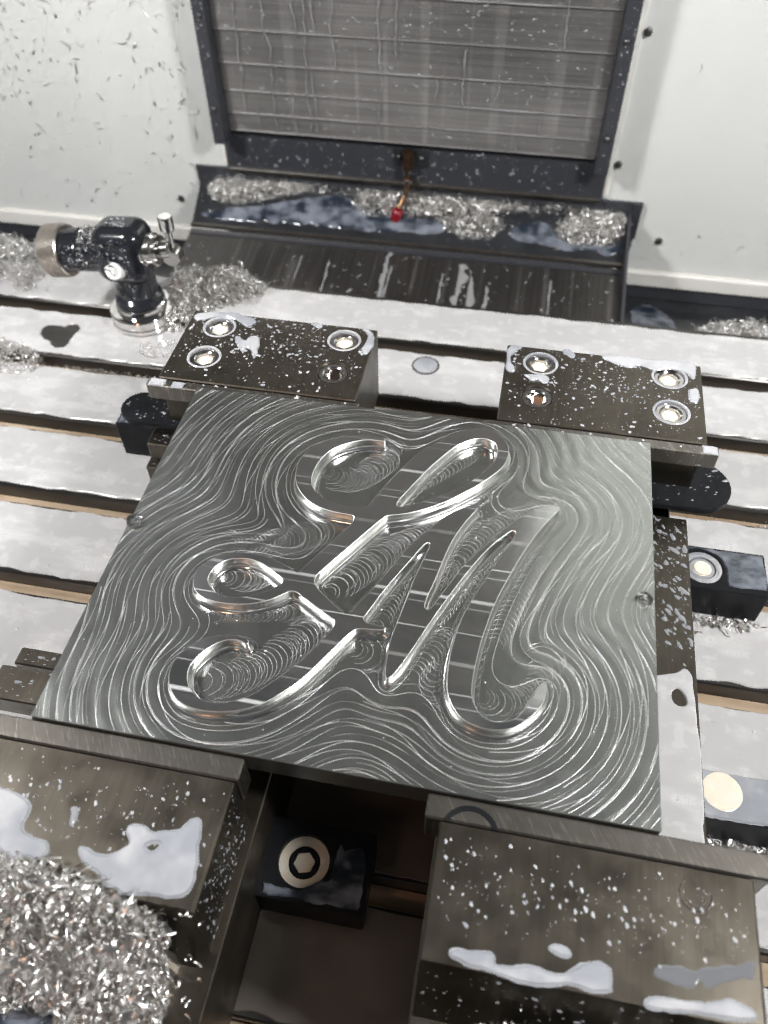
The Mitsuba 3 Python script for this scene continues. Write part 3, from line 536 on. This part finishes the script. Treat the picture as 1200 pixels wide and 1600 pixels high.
for (x, y, r), lab in (((-.1462, .1245, .0046), 'clear drop of liquid hanging on the left edge of the aluminium plate'), ((.1440, .1225, .0043), 'clear drop of liquid near the right edge of the aluminium plate')):
    s = trimesh.creation.icosphere(4, 1.0); s.vertices = s.vertices * [r * 1.1, r * 1.05, r * .95]; s.vertices[:, 2] = np.maximum(s.vertices[:, 2], -r * .42)
    s.vertices *= 1 + .05 * (meshkit.noise(s.vertices * 400) - .5)[:, None]
    s.apply_translation((x, y, ZF + r * .42 - .0006)); t = thing('water_drop', lab, 'drop', 'clear drops on the plate')
    add(t + '__liquid', s, 'm_water', 50)
    rg = np.random.default_rng(int(r * 1e5)); q_ = np.c_[rg.uniform(-.5, .5, (9, 2)) * r + [x * .992, y], np.full(9, ZF + .0010) + rg.uniform(0, .0010, 9)]
    add(t + '__glint_chips', chips(q_, r * .6, r * 1.1, .0006, .0013, 4, .5), 'm_chip', True, kind='stuff')  # chips added inside to imitate the bright swirl of light in the drop

# ---------------------------------------------------------------- back of the machine
YW = .750
def screw(parent, x, z, y=YW, r=.0042):
    add(parent + '__screw', lathe([(0, -.0030), (r * .55, -.0030), (r * .9, -.0022), (r, 0)], 20, (x, y - .0002, z), 'y'), 'm_screw', 30)
# white sheet-metal panels
lp = thing('enclosure_panel', 'white sheet metal panel left of the slatted cover, spattered with chips', 'wall panel')
add(lp + '__sheet', rbox(-1.30, -.3085, YW, YW + .02, -.070, 1.75, .001), 'm_panel')
add(lp + '__bottom_fold', rbox(-1.30, -.3085, YW - .006, YW + .014, -.090, -.0702, .002), 'm_panel_edge')
add(lp + '__edge_strip', rbox(-.3140, -.3085, YW - .0030, YW - .0002, .0160, .058, .0008), 'm_panel_edge')
for x, z in ((-.3080, .0566), (-.3752, -.0328)): screw(lp, x - .004, z)
rp = thing('enclosure_panel', 'white sheet metal panel right of the slatted cover', 'wall panel')
add(rp + '__sheet', rbox(.1315, 1.30, YW, YW + .02, -.070, 1.75, .001), 'm_panel')
add(rp + '__bottom_fold', rbox(.1315, 1.30, YW - .006, YW + .014, -.090, -.0702, .002), 'm_panel_edge')
add(rp + '__edge_strip', rbox(.1315, .1385, YW - .0035, YW - .0002, .018, 1.2, .0008), 'm_panel_edge')
for x, z in ((.1385, .1884), (.1375, .0567), (.2020, -.0311)): screw(rp, x + .004, z, YW - .0036 if x < .15 else YW)
# slatted way cover
wc = thing('way_cover', 'brown steel way cover of overlapping horizontal slats with dark side frames', 'way cover')
zs = [.0672, .0868, .1115, .1400, .1730, .2115, .2540, .2990] + [.346 + .048 * k for k in range(20)]
for k in range(len(zs) - 1):
    y = YW - .016 - .0012 * (k + 1)
    a, b = zs[k], zs[k + 1]
    p = np.array([(y, a), (y + .0018, a), (y + .0030, b + .004), (y + .0012, b + .004)])
    sl = trimesh.convex.convex_hull(np.array([(x, yy, z) for x in (-.2930, .1150) for yy, z in p]))
    key = add(wc + '__slat', sl, 'm_slat', 20)
    add(key + '__lip', rbox(-.2928, .1148, y - .0016, y - .0001, a + .0002, a + .0018, .0004), 'm_lip', 20)
for x0, x1 in ((-.3075, -.2940), (.1160, .1300)):
    add(wc + '__side_frame', rbox(x0, x1, YW - .036, YW - .0005, .0585, 1.27, .001), 'm_frame')
sf = [(-.3005, .098), (.1225, .098), (-.3005, .190), (.1225, .190)]
for x, z in sf: screw(wc, x, z, YW - .0362, .003)
add(wc + '__bottom_panel', rbox(-.3035, .1300, YW - .009, YW - .002, .0150, .0640, .0008), 'm_frame')
add(wc + '__bottom_edge', rbox(-.3035, .1300, YW - .0125, YW - .0092, .0155, .0195, .0006), 'm_jaw_plate')
drip = []
for k in range(7):
    xs = np.arange(-.2915, .1140, .0015); w = .0010 * np.clip(2.2 * (meshkit.fbm(np.c_[xs * 26, xs * 0 + k * 7, xs * 0], 3, 6) - .40), .12, 1.0)
    p = Polygon(np.vstack([np.c_[xs, zs[k] + .0012 - w], np.c_[xs, zs[k] + .0012 + w][::-1]])).buffer(0)
    bd = bevel(p, [(0, 0), (-.0002, .0006)]); yy = YW - .0176 - .0012 * (k + 1)
    bd.vertices = np.c_[bd.vertices[:, 0], yy - bd.vertices[:, 2], bd.vertices[:, 1]]; drip.append(bd)
rng = np.random.default_rng(5)
for x, z0, z1 in ((-.270, .09, .30), (-.2365, .069, .30), (-.197, .069, .30), (-.191, .069, .145), (-.186, .18, .30), (-.205, .17, .30), (-.1185, .069, .25), (-.06, .10, .14), (-.03, .11, .17), (.005, .112, .15), (.03, .069, .087), (-.255, .069, .10), (-.165, .14, .30), (-.10, .16, .30), (-.215, .069, .12), (-.145, .069, .09), (.052, .087, .112), (.065, .175, .22)):
    z = np.arange(z0, z1, .002)
    dx = .0030 * (meshkit.fbm(np.c_[z * 45, z * 0 + x * 300, z * 0], 3, 4) - .5) * 3
    w = .00055 * (.4 + meshkit.noise(np.c_[z * 200, z * 0, z * 0 + x * 99]))
    y = np.array([YW - .0180 - .0012 * np.searchsorted(zs, q) - .0004 + .0012 * np.interp(q, zs, np.arange(len(zs)) % 1) for q in z])
    V = np.vstack([np.c_[x + dx - w, y, z], np.c_[x + dx + w, y, z], np.c_[x + dx, y - .0007, z]]); n = len(z); i = np.arange(n - 1)
    drip.append(trimesh.Trimesh(V, np.vstack([np.c_[i, 2 * n + i, 2 * n + i + 1], np.c_[i, 2 * n + i + 1, i + 1], np.c_[2 * n + i, n + i, n + i + 1], np.c_[2 * n + i, n + i + 1, 2 * n + i + 1]]), process=False))
add(wc + '__coolant_trickles', cat_(drip), 'm_bead', True, kind='stuff')
dm = []
for k in range(7):
    y = YW - .016 - .0012 * (k + 1) - .0002
    dm.append(drops(130 + 22 * k, (-.290, zs[k] + .002, .112, zs[k + 1] - .001), frame((0, y - zs[k] * .0012 / (zs[k + 1] + .004 - zs[k]), 0), (1, 0, 0), (0, .0012 / (zs[k + 1] + .004 - zs[k]), 1)), .00025, .0009, 60 + k, 3.6, ang=.15))
dm.append(drops(200, (-.295, .021, .122, .060), frame((0, YW - .0092, 0), (1, 0, 0), (0, 0, 1)), .0004, .0014, 90, 1.5))
for x0, x1 in ((-.306, -.295), (.1175, .129)): dm.append(drops(50, (x0, .062, x1, .25), frame((0, YW - .0362, 0), (1, 0, 0), (0, 0, 1)), .0003, .0010, 91, 1.5))
add(wc + '__coolant_drops', cat_(dm), 'm_milk_edge', True, kind='stuff')
add(lp + '__coolant_drops', drops(240, (-.68, -.06, -.33, .30), frame((0, YW, 0), (1, 0, 0), (0, 0, 1)), .0004, .0016, 92, 2.5, ang=1.4), 'm_water', True, kind='stuff')
# splash apron: back flange, ledge, sloping sheet
ap = thing('splash_apron', 'dark metal splash apron with a brushed sheet sloping down to the table', 'splash guard')
add(ap + '__back_flange', rbox(-.3500, .1785, YW - .0035, YW - .0005, -.030, .0150, .0008), 'm_frame')
sk = math.atan2(-.032, -.055)
def strip(pts, x0, x1, th, m, name, c=None):
    P = np.array(pts); Q = []
    for k, (y, z) in enumerate(P): Q.append((y, z - th))
    h = [(x, y, z) for x in (x0, x1) for y, z in list(map(tuple, P)) + Q]
    return add(ap + name, trimesh.convex.convex_hull(np.array(h)), m, 20)
strip([(.7465, .0030), (.6905, -.0296)], -.3435, .1640, .002, 'm_tray', '__ledge')
strip([(.6903, -.0272), (.6875, -.0285)], -.3440, .1645, .004, 'm_jaw_plate', '__ledge_rim')
strip([(.6873, -.0335), (.6800, -.0350)], -.3440, .1645, .004, 'm_frame', '__ledge_lip')
strip([(.6798, -.0365), (.5300, -.0560)], -.3440, .1640, .002, 'm_apron', '__sloping_sheet')
g = trimesh.convex.convex_hull(np.array([(x, y, z) for x in (.1645, .1675) for y, z in ((.7465, .0050), (.688, -.026), (.5300, -.054), (.5300, -.064), (.7465, -.060))])); add(ap + '__right_side', g, 'm_frame', 20)
add(ap + '__right_flange', trimesh.convex.convex_hull(np.array([(x, y, z) for x, y, z in ((.1677, .7462, .014), (.1785, .7462, .014), (.1677, .7462, -.07), (.1740, .7462, -.07), (.1677, .7440, .014), (.1785, .7440, .014), (.1677, .7440, -.07), (.1740, .7440, -.07))])), 'm_frame', 20)
LEDGE = frame((0, .745, .00215), (1, 0, 0), (0, 1, .582))
def on_ledge(uv): return .00215 + (uv[1] - .745) * .582
def ledge_puddle(pts, m, label, seed):
    p = wob(poly(pts), .003, 90, seed, .0015).intersection(sbox(-.3425, .692, .1630, .7445)); b = puddle(p, 0, .0008)
    b.vertices[:, 2] += .00220 + (b.vertices[:, 1] - .745) * .582
    add('coolant_puddle', b, m, 30, label, 'coolant puddle')
ledge_puddle(LCOOL, 'm_milk_blue', 'bluish coolant lying on the left half of the dark ledge below the slatted cover', 3)
ledge_puddle(LCOOL2, 'm_milk_blue', 'bluish coolant at the right end of the dark ledge below the slatted cover', 4)
add(ap + '__coolant_drops', drops(260, (-.34, .535, .160, .678), frame((0, .6798, -.0364), (1, 0, 0), (0, 1, .1302)), .0004, .0016, 31, 2.2, ang=1.5).apply_translation((0, -.6798, -.0885 + 0)) if False else drops(300, (-.34, -.145, .160, -.002), frame((0, .6798, -.0364), (1, 0, 0), (0, 1, .1302)), .0004, .0015, 31, 2.4, ang=1.5), 'm_milk_thin', True, kind='stuff')
run = []
for x, y0, y1, w, seed in ((-.0985, .55, .686, .0028, 1), (-.093, .585, .66, .0016, 2), (-.012, .57, .672, .0040, 3), (.004, .555, .655, .0032, 4), (.018, .60, .64, .0026, 9), (-.165, .60, .655, .0016, 5), (-.033, .56, .655, .0012, 6), (.088, .60, .66, .0012, 7), (-.2, .62, .66, .0012, 8)):
    y = np.arange(y0, y1, .002); s = np.c_[y * 60, y * 0 + seed, y * 0]
    x_ = x + .010 * (meshkit.fbm(s, 3, seed) - .5) * (1.4 if w > .0025 else .3); ww = w * np.clip(1.5 * (meshkit.noise(s * 2.3, seed + 5) - .18), 0.05, 1.2)
    run.append(Polygon(np.vstack([np.c_[x_ - ww, y], np.c_[x_ + ww, y][::-1]])).buffer(.0002))
rm = puddle(shapely.union_all(run), 0, .0006); rm.vertices[:, 2] += -.03635 + (rm.vertices[:, 1] - .6798) * .1302
add(ap + '__coolant_runs', rm, 'm_bead', 30, kind='stuff')
# trough behind the table
tr = thing('coolant_trough', 'dark trough behind the table holding coolant and chips', 'trough')
add(tr + '__bottom', rbox(-1.3, 1.3, .40, .80, -.135, -.1105, .001), 'm_tray')
add(tr + '__back_wall', rbox(-1.3, 1.3, YW + .0005, YW + .019, -.1104, -.0905, .001), 'm_frame')
w = poly([[190, 735], [226, 735], [246, 700], [252, 660], [238, 640], [205, 640], [192, 690]])
film('coolant_puddle', w, -.1104, 'm_milk_blue', 'pale coolant in the trough right of the splash apron', seed=8, amp=.004)
w = poly([[-640, 560], [-560, 570], [-480, 580], [-420, 600], [-400, 690], [-480, 720], [-640, 700]])
film('coolant_puddle', w, -.1104, 'm_milk_blue', 'bluish coolant in the trough left of the splash apron', seed=8, amp=.006)
# coolant nozzle in front of the slatted cover
nz = thing('coolant_nozzle', 'small brass pipe with a red tip hanging over the dark ledge', 'nozzle')
add(nz + '__bracket', rbox(-.105, -.067, YW - .0125, YW - .0094, .040, .0600, .0008), 'm_tray')
for x in (-.099, -.073): screw(nz, x, .050, YW - .0125, .0028)
add(nz + '__elbow', cat_([lathe([(0, 0), (.006, 0), (.006, .018), (0, .018)], 6, (-.0880, YW - .018, .042)), rbox(-.0925, -.0835, YW - .019, YW - .0125, .046, .056, .001)]), 'm_brass', 25)
def tube(pts, r, n=14):
    P = np.array(pts, float); t = np.linspace(0, 1, 24); k = np.linspace(0, 1, len(P)); from scipy.interpolate import make_interp_spline
    C = make_interp_spline(k, P, k=min(3, len(P) - 1))(t); return trimesh.creation.sweep_polygon(Point(0, 0).buffer(r, quad_segs=n // 4), C)
add(nz + '__pipe', tube([(-.088, .732, .044), (-.088, .731, .030), (-.0885, .728, .016), (-.0925, .722, .004), (-.0955, .718, -.002)], .0038), 'm_brass', True)
for z in (.038, .026, .014): add(nz + '__collar', lathe([(.0036, -.0025), (.0055, -.0025), (.0055, .0025), (.0036, .0025)], 20, (-.0882, .7305 - (z < .02) * .003, z)), 'm_steel', 25)
tip = Rot.from_euler('y', 14, degrees=True).as_matrix(); M4 = np.eye(4); M4[:3, :3] = tip; M4[:3, 3] = (-.0962, .7165, -.0032)
add(nz + '__red_tip', lathe([(0, -.014), (.0045, -.014), (.0062, -.011), (.0064, -.001), (.005, .001), (0, .001)], 24).apply_transform(M4), 'm_red', 30)
add(nz + '__outlet', lathe([(0, -.021), (.0024, -.021), (.0032, -.014), (0, -.0139)], 20).apply_transform(M4), 'm_steel', 30)

# ---------------------------------------------------------------- spring-loaded tool on a round foot, left on the table
tl = thing('clamping_tool', 'black angled device with a knurled silver ring on a round shiny foot', 'tool')
bx, by = -.312, .457
add(tl + '__foot', lathe([(0, .0012), (.0300, .0012), (.0312, .0024), (.0312, .0060), (.0304, .0068), (.0304, .0082), (.0312, .0090), (.0312, .0150), (.0300, .0165), (.0245, .0170), (.0240, .0215), (.0225, .0230), (0, .0230)], 64, (bx, by, 0)), 'm_chrome', 30)
add(tl + '__collar', cat_([lathe([(0, .0232), (.0222, .0232), (.0232, .0250), (.0222, .0300), (.0190, .0330), (0, .0330)], 48, (bx, by, 0))]), 'm_tool', 30)
def leanM(deg, ax, at):
    M = np.eye(4); M[:3, :3] = Rot.from_euler(ax, deg, degrees=True).as_matrix(); M[:3, 3] = at; return M
neck = lathe([(0, .0331), (.0190, .0331), (.0196, .0400), (.0185, .0560), (.0172, .0640), (0, .0640)], 48).apply_translation((bx, by, 0))
add(tl + '__neck', neck, 'm_tool', 30)
hull = lambda c, rs: trimesh.convex.convex_hull(np.vstack([trimesh.creation.icosphere(3, r).vertices + p for p, r in zip(c, rs)]))
body = hull([(-.3240, .4510, .064), (-.3030, .4510, .064), (-.3240, .4640, .064), (-.3030, .4640, .064), (-.3235, .4520, .0880), (-.3035, .4520, .0895), (-.3235, .4630, .0880), (-.3035, .4630, .0895)], [.0165] * 4 + [.0155] * 4)
bm = man(body) - man(trimesh.creation.icosphere(4, .022).apply_translation((-.3140, .4175, .0860)))
add(tl + '__body', tri(bm), 'm_tool', 25)
BAR = leanM(0, 'y', (0, 0, 0))
def along(prof, x, z, y=.457, tilt=-8):
    m = lathe(prof, 56, (0, 0, 0), 'x'); m.apply_transform(leanM(tilt, 'y', (x, y, z))); return m
add(tl + '__barrel', along([(0, -.0312), (.0195, -.0312), (.0195, -.016), (.0185, -.015), (.0185, -.013), (.0200, -.012), (.0200, .010), (0, .010)], -.3390, .0745), 'm_tool', 30)
n = 90; kr = []
kn = along([(.0165, -.0515), (.0225, -.0520), (.0238, -.0505), (.0238, -.0325), (.0225, -.0312), (.0190, -.0312)], -.3390, .0745)
add(tl + '__knurled_ring', kn, 'm_knurl', 30)
tt = []
for k in range(72):
    for s in range(8):
        a = 2 * math.pi * (k + .5 * (s % 2)) / 72
        b = trimesh.creation.icosphere(0, .0010); b.vertices *= [1.25, 1, .8]; b.apply_translation((-.0490 + .0022 * s, .0238 * math.cos(a), .0238 * math.sin(a))); tt.append(b)
kk = cat_(tt).apply_transform(leanM(-8, 'y', (-.3390, .457, .0745)))
add(tl + '__knurled_ring__knurling', kk, 'm_knurl', False, kind='stuff')
add(tl + '__knurled_ring__end_cap', along([(0, -.0512), (.0164, -.0512), (.0164, -.0470)], -.3390, .0745), 'm_steel', 30)
add(tl + '__spindle', along([(0, -.012), (.0135, -.012), (.0150, -.010), (.0150, .000), (.0132, .0008), (.0132, .0030), (.0150, .0038), (.0150, .0085), (.0128, .0100), (.0128, .0135), (.0080, .0142), (.0080, .0225), (.0060, .0240), (0, .0240)], -.2900, .0800, .455), 'm_steel', 25)
add(tl + '__pin', lathe([(0, .074), (.0032, .074), (.0030, .0985), (.0028, .0990), (0, .0990)], 20, (-.2665, .4565, .002)), 'm_chrome', 30)
add(tl + '__pin__knob', lathe([(0, .0992), (.0058, .0992), (.0066, .1005), (.0066, .1110), (.0056, .1128), (0, .1130)], 28, (-.2665, .4565, .002)), 'm_chrome', 30)
add(tl + '__pin__eye', lathe([(0, -.007), (.0075, -.007), (.0085, -.005), (.0085, .005), (.0075, .007), (0, .007)], 28, (-.2665, .4565, .0765), 'y'), 'm_steel', 30)
# white round emblem with two interlocking hooks on the front of the neck
EM = np.eye(4); EM[:3, :3] = np.stack([[.97, -.243, 0], [.10, .40, .911], [-.221, -.884, .411]], 1); EM[:3, 3] = (-.3170, .4328, .0690)
U, _, Vt = np.linalg.svd(EM[:3, :3]); EM[:3, :3] = U @ Vt
disc = affinity.scale(Point(0, 0).buffer(.0092, quad_segs=16), 1, .82)
hook1 = LineString([(-.0098, -.0005), (-.0030, -.0005), (-.0018, -.0012), (-.0018, -.0034), (.0002, -.0044), (.0020, -.0034), (.0020, .0012)]).buffer(.0008)
hook2 = LineString([(-.0048, .0030), (-.0030, .0040), (.0002, .0038), (.0026, .0030), (.0044, .0022), (.0048, -.0035)]).buffer(.0008)
add(tl + '__emblem', bevel(disc.difference(hook1).difference(hook2), [(0, -.006), (0, .0004), (-.0002, .0006)]).apply_transform(EM), 'm_logo', 25)
nums = meshkit.text_mesh('25', .0052, .0005); nums.apply_translation((-.0035, -.0026, 0))
N4 = np.eye(4); N4[:3, :3] = np.stack([[.99, 0, -.139], [.09, .77, .63], [.107, -.637, .763]], 1); U, _, Vt = np.linalg.svd(N4[:3, :3]); N4[:3, :3] = U @ Vt; N4[:3, 3] = (-.3650, .4443, .0858)
add(tl + '__coolant_drops', cat_([drops(70, (-.3270, .058, -.3000, .1000), frame((0, .4345, 0), (1, 0, 0), (0, 0, 1)), .0003, .0012, 1, 1.4), drops(60, (-.326, .448, -.302, .466), FLAT(.1046), .0003, .0013, 2, 1.4), drops(60, (-.324, .036, -.300, .060), frame((0, .4385, 0), (1, 0, 0), (0, 0, 1)), .0003, .0012, 3, 1.4), drops(70, (-.370, .060, -.345, .088), frame((0, .4368, 0), (1, 0, 0), (0, .0, 1)), .0003, .0010, 4, 1.4)]), 'm_milk_smooth', True, kind='stuff')
cp = np.random.default_rng(3); a = cp.normal(-1.9, .6, 260); xx = cp.uniform(-.352, -.328, 260)
add('chip_pile', chips(np.c_[xx + .007, .465 + .0206 * np.cos(a), .0765 + .0206 * -np.sin(a) + (xx + .339) * .14], .002, .005, .0006, .0014, 12, 0, 4), 'm_chip', True, 'silver chips clinging to the barrel of the black device', 'metal chips', kind='stuff')

for k_ in [k for k in scene if k.startswith(tl + '__')]: scene[k_]['to_world'] = mi.ScalarTransform4f().translate([.007, .008, .001])
# ---------------------------------------------------------------- heaps of chips
def heap(pts, n, base, hmax, edge, seed, l, w, label, shell=.010, lump=0):
    P = pile(pts, n, base, hmax, edge, seed, shell)
    pb = Polygon(np.array(pts) * 1e-3).buffer(.014); strays = pile(pb, max(12, n // 40), base, .002, .02, seed + 50, .001)
    k = int(len(P) * .88)
    ms = [chips(P[:k], l[0] * .8, l[1], w[0], w[1], seed + 100), chips(P[k:] + [0, 0, .0015], l[1] * .8, l[1] * 1.5, w[0] * .6, w[0] * 1.2, seed + 200, 0, 7, (.4, 2.6)), chips(strays, l[0] * .6, l[1] * .7, w[0] * .8, w[1] * .7, seed + 300, .6)]
    add('chip_pile', cat_(ms), 'm_chip', True, label, 'metal chips', kind='stuff')
def fl_base(x, y): return np.where(y > -.0695, .1215, np.clip(.1215 - (-.0695 - y) * 1.05, .068, .1215)) - .004 * (y > -.0695)
heap([[-200, -62], [-123, -60], [-107, -62], [-94, -62], [-82, -61], [-74, -66], [-64, -73], [-53, -76], [-55, -84], [-50, -92], [-57, -104], [-52, -118], [-62, -160], [-95, -160], [-94, -128], [-100, -112], [-112, -108], [-128, -112], [-200, -118]], 12500, fl_base, .015, .022, 5, (.004, .011), (.0010, .0029), 'big heap of bright silver chips in the lower left corner', .010)
cx, cy = np.meshgrid(np.linspace(-.22, -.052, 57), np.linspace(-.162, -.064, 34)); rg = np.random.default_rng(8); cz = fl_base(cx, cy) + .003 + .007 * meshkit.fbm(np.stack([cx * 120, cy * 120, 0 * cx], -1), 2, 5) + rg.uniform(-.003, .003, cx.shape)
cx = cx + rg.uniform(-.001, .001, cx.shape); cy = cy + rg.uniform(-.001, .001, cx.shape)
hole = ((cx + .115) / .020) ** 2 + ((cy + .118) / .011) ** 2; cz = np.where(hole < 1.3, .0690, cz); cz = np.where(((cx > -.068) & (cy > -.080)) | (cy > -.0745) | (cx > -.0585), .0690, cz)
q = np.arange(cx.size).reshape(cx.shape); cf = np.vstack([np.c_[q[:-1, :-1].ravel(), q[:-1, 1:].ravel(), q[1:, 1:].ravel()], np.c_[q[:-1, :-1].ravel(), q[1:, 1:].ravel(), q[1:, :-1].ravel()]])
add('chip_pile_core', trimesh.Trimesh(np.c_[cx.ravel(), cy.ravel(), cz.ravel()], cf, process=False), 'm_chip', False, 'shaded inside of the big heap of chips in the lower left corner', 'metal chips', kind='stuff')
heap([[-285, 440], [-305, 514], [-298, 543], [-250, 548], [-199, 541], [-206, 513], [-245, 487], [-258, 452]], 3200, lambda x, y: 0 * x, .030, .022, 6, (.005, .013), (.0009, .0022), 'heap of silver chips behind the left rear jaw beside the round foot', .014)
lb = lambda x, y: .00215 + (y - .745) * .582
heap([[-336, 727], [-331, 741], [-276, 744], [-212, 744], [-195, 741], [-240, 731], [-270, 719], [-313, 715]], 1500, lb, .013, .010, 7, (.005, .013), (.0009, .0020), 'heap of chips at the left end of the dark ledge')
heap([[-156, 735], [-120, 744], [-74, 744], [-13, 744], [60, 743], [34, 734], [4, 732], [32, 721], [16, 703], [-13, 701], [-36, 709], [-53, 722], [-98, 719], [-136, 713]], 2400, lb, .013, .010, 8, (.005, .013), (.0009, .0020), 'heap of chips in the middle of the dark ledge around the red tip')
heap([[-336, 738], [-300, 745], [-100, 745], [60, 745], [120, 745], [120, 737], [40, 736], [-100, 737], [-250, 735]], 700, lb, .006, .006, 19, (.004, .011), (.0008, .0018), 'thin line of chips along the back edge of the dark ledge')
heap([[81, 724], [106, 739], [159, 745], [163, 717], [132, 707], [96, 704]], 1500, lb, .013, .010, 9, (.005, .013), (.0009, .0020), 'heap of chips at the right end of the dark ledge')
heap([[-560, 530], [-560, 575], [-494, 575], [-455, 556], [-440, 528], [-436, 500], [-450, 482], [-475, 500], [-520, 505]], 1500, lambda x, y: .0005 + 0 * x, .020, .02, 10, (.005, .012), (.0008, .002), 'chips on the back edge of the table at the left picture edge')
heap([[226, 600], [250, 632], [345, 645], [345, 560], [246, 560], [230, 570]], 2600, lambda x, y: -.072 + 0 * x, .045, .03, 11, (.005, .012), (.0008, .002), 'chips in the trough at the right picture edge')
heap([[-460, 372], [-428, 400], [-402, 404], [-378, 390], [-372, 380], [-382, 366], [-430, 360]], 620, lambda x, y: .0004 + 0 * x, .018, .012, 12, (.004, .009), (.0008, .002), 'small nest of chips at the left edge over the second slot')
heap([[-400, 383], [-370, 394], [-310, 393], [-262, 392], [-262, 383], [-340, 379]], 420, lambda x, y: -.010 + 0 * x, .008, .006, 13, (.002, .006), (.0005, .0014), 'chips strewn along the second slot at the left')
heap([[208, 299], [240, 304], [330, 305], [330, 300], [240, 299]], 260, lambda x, y: -.009 + 0 * x, .009, .004, 14, (.003, .007), (.0008, .002), 'chips lined up in the slot right of the rounded black bar')
heap([[203, 207], [222, 208.5], [246, 208], [252, 206], [250, 201], [224, 198], [203, 201]], 60, lambda x, y: .0008 + 0 * x, .004, .003, 15, (.006, .014), (.0015, .004), 'crumpled silver flakes at the front foot of the clamp block right of the plate')
heap([[200, 49], [225, 49.5], [262, 49], [262, 40], [225, 42], [202, 42]], 130, lambda x, y: .0008 + 0 * x, .005, .004, 16, (.005, .012), (.0012, .003), 'silver flakes below the clamp block at the lower right edge')
heap([[82, -80.5], [108, -80], [186, -80], [186, -86], [140, -90], [82, -90]], 420, lambda x, y: .0975 + 0 * x, .006, .005, 17, (.003, .007), (.0006, .002), 'chips below the front edge of the right front jaw')
heap([[-300, 424], [-272, 436], [-235, 430], [-250, 410], [-285, 405]], 160, lambda x, y: .0010 + 0 * x, .002, .006, 18, (.002, .005), (.0005, .0014), 'fine chips on the coolant in front of the round foot')
# chips stuck to the left panel
rng = np.random.default_rng(17); n = 330
x = rng.uniform(-.66, -.335, n * 3); z = rng.uniform(-.05, .30, n * 3); ok = rng.random(n * 3) < np.clip(.18 + (z - .02) * 3.2, .08, 1) * (meshkit.fbm(np.c_[x * 14, z * 14, x * 0], 2, 3) > .30)
P = np.c_[x, np.full(n * 3, YW - .0016), z][ok][:n]
wcm = chips(np.zeros((len(P), 3)), .005, .017, .0007, .0020, 50, 0, 7, (1.0, 4.0)); v = wcm.vertices.reshape(len(P), -1, 3); v[..., 1] *= .22; v[..., 2] *= 1.25
wcm.vertices = (v + P[:, None]).reshape(-1, 3); wcm.vertices[:, 1] = np.minimum(wcm.vertices[:, 1], YW - .0003)
add('wall_chips', wcm, 'm_chip', True, 'thin curled chips sticking to the white left panel', 'metal chips', kind='stuff')
x = rng.uniform(.17, .40, 14); z = rng.uniform(-.06, .22, 14)
P = np.c_[x, np.full(14, YW - .0016), z]
wcm = chips(np.zeros((14, 3)), .005, .011, .0005, .0012, 51, 0, 7, (1.0, 4.0)); v = wcm.vertices.reshape(14, -1, 3); v[..., 1] *= .22
wcm.vertices = (v + P[:, None]).reshape(-1, 3); wcm.vertices[:, 1] = np.minimum(wcm.vertices[:, 1], YW - .0003)
add('wall_chips', wcm, 'm_chip', True, 'few fine chips sticking to the white right panel', 'metal chips', kind='stuff')

# ---------------------------------------------------------------- rest of the enclosure, its lamps, added dark box and warm lamp (outside the picture)
ew = thing('side_wall', 'white side wall of the machine enclosure at the left', 'wall panel')
add(ew + '__sheet', rbox(-1.32, -1.30, -.70, .77, -.13, 1.75, .001), 'm_wall')
ew = thing('side_wall', 'white side wall of the machine enclosure at the right', 'wall panel')
add(ew + '__sheet', rbox(1.30, 1.32, -.70, .77, -.13, 1.75, .001), 'm_wall')
sh = thing('spindle_head', 'dark grey spindle head of the milling machine above the table', 'spindle head')
add(sh + '__housing', rbox(-.30, .10, .36, .70, 1.34, 1.80, .02), 'm_head')
add(sh + '__spindle', lathe([(0, 1.22), (.035, 1.22), (.045, 1.25), (.06, 1.28), (.06, 1.339), (0, 1.339)], 40, (-.115, .50, 0)), 'm_steel', 30)
tc = thing('added_dark_box', 'added dark box out of view at the left of the back wall, mirrored as darkness in the plate', 'added box')
add(tc + '__housing', rbox(-1.05, -.36, .56, .74, .46, 1.25, .02), 'm_dark_box')  # unseen box added to darken the reflection on the left of the plate
def lamp(pos, rad, size, target, label):
    t = thing('area_lamp', label, 'lamp'); p = np.array(pos, float); d = np.array(target) - p; d /= np.linalg.norm(d)
    x = np.cross([0, 0, 1.0], d); x /= np.linalg.norm(x); y = np.cross(d, x); M = np.eye(4); M[:3, 0], M[:3, 1], M[:3, 2], M[:3, 3] = x, y, d, p
    a, b = size
    add(t + '__housing', rbox(-a - .01, a + .01, -b - .01, b + .01, -.05, -.004, .004).apply_transform(M), 'm_frame')
    q = trimesh.Trimesh(np.array([(-a, -b, 0), (a, -b, 0), (a, b, 0), (-a, b, 0)], float), [[0, 1, 2], [0, 2, 3]], process=False).apply_transform(M)
    k = add(t + '__diffuser', q, 'm_logo', False); scene[k]['emitter'] = {'type': 'area', 'radiance': rgb(rad)}
lamp(LAMPS[0][0], LAMPS[0][1], (.07, .07), (-.1, .6, .30), 'square work lamp high at the right of the machine')
lamp(LAMPS[1][0], LAMPS[1][1], (.07, .07), (0, .6, .30), 'square work lamp high at the left of the machine')
lamp(WARM_HELPER[0], WARM_HELPER[1], (.07, .07), (0, .1, .12), 'added warm lamp out of view in front of the machine, for orange glints on the letter walls')

film('coolant_puddle', affinity.scale(Point(-.122, -.121).buffer(.02, quad_segs=24), 1.5, .8), .0700, 'm_milk_blue', 'dark bluish coolant below the big heap of chips in the lower left corner', seed=12, amp=.002)
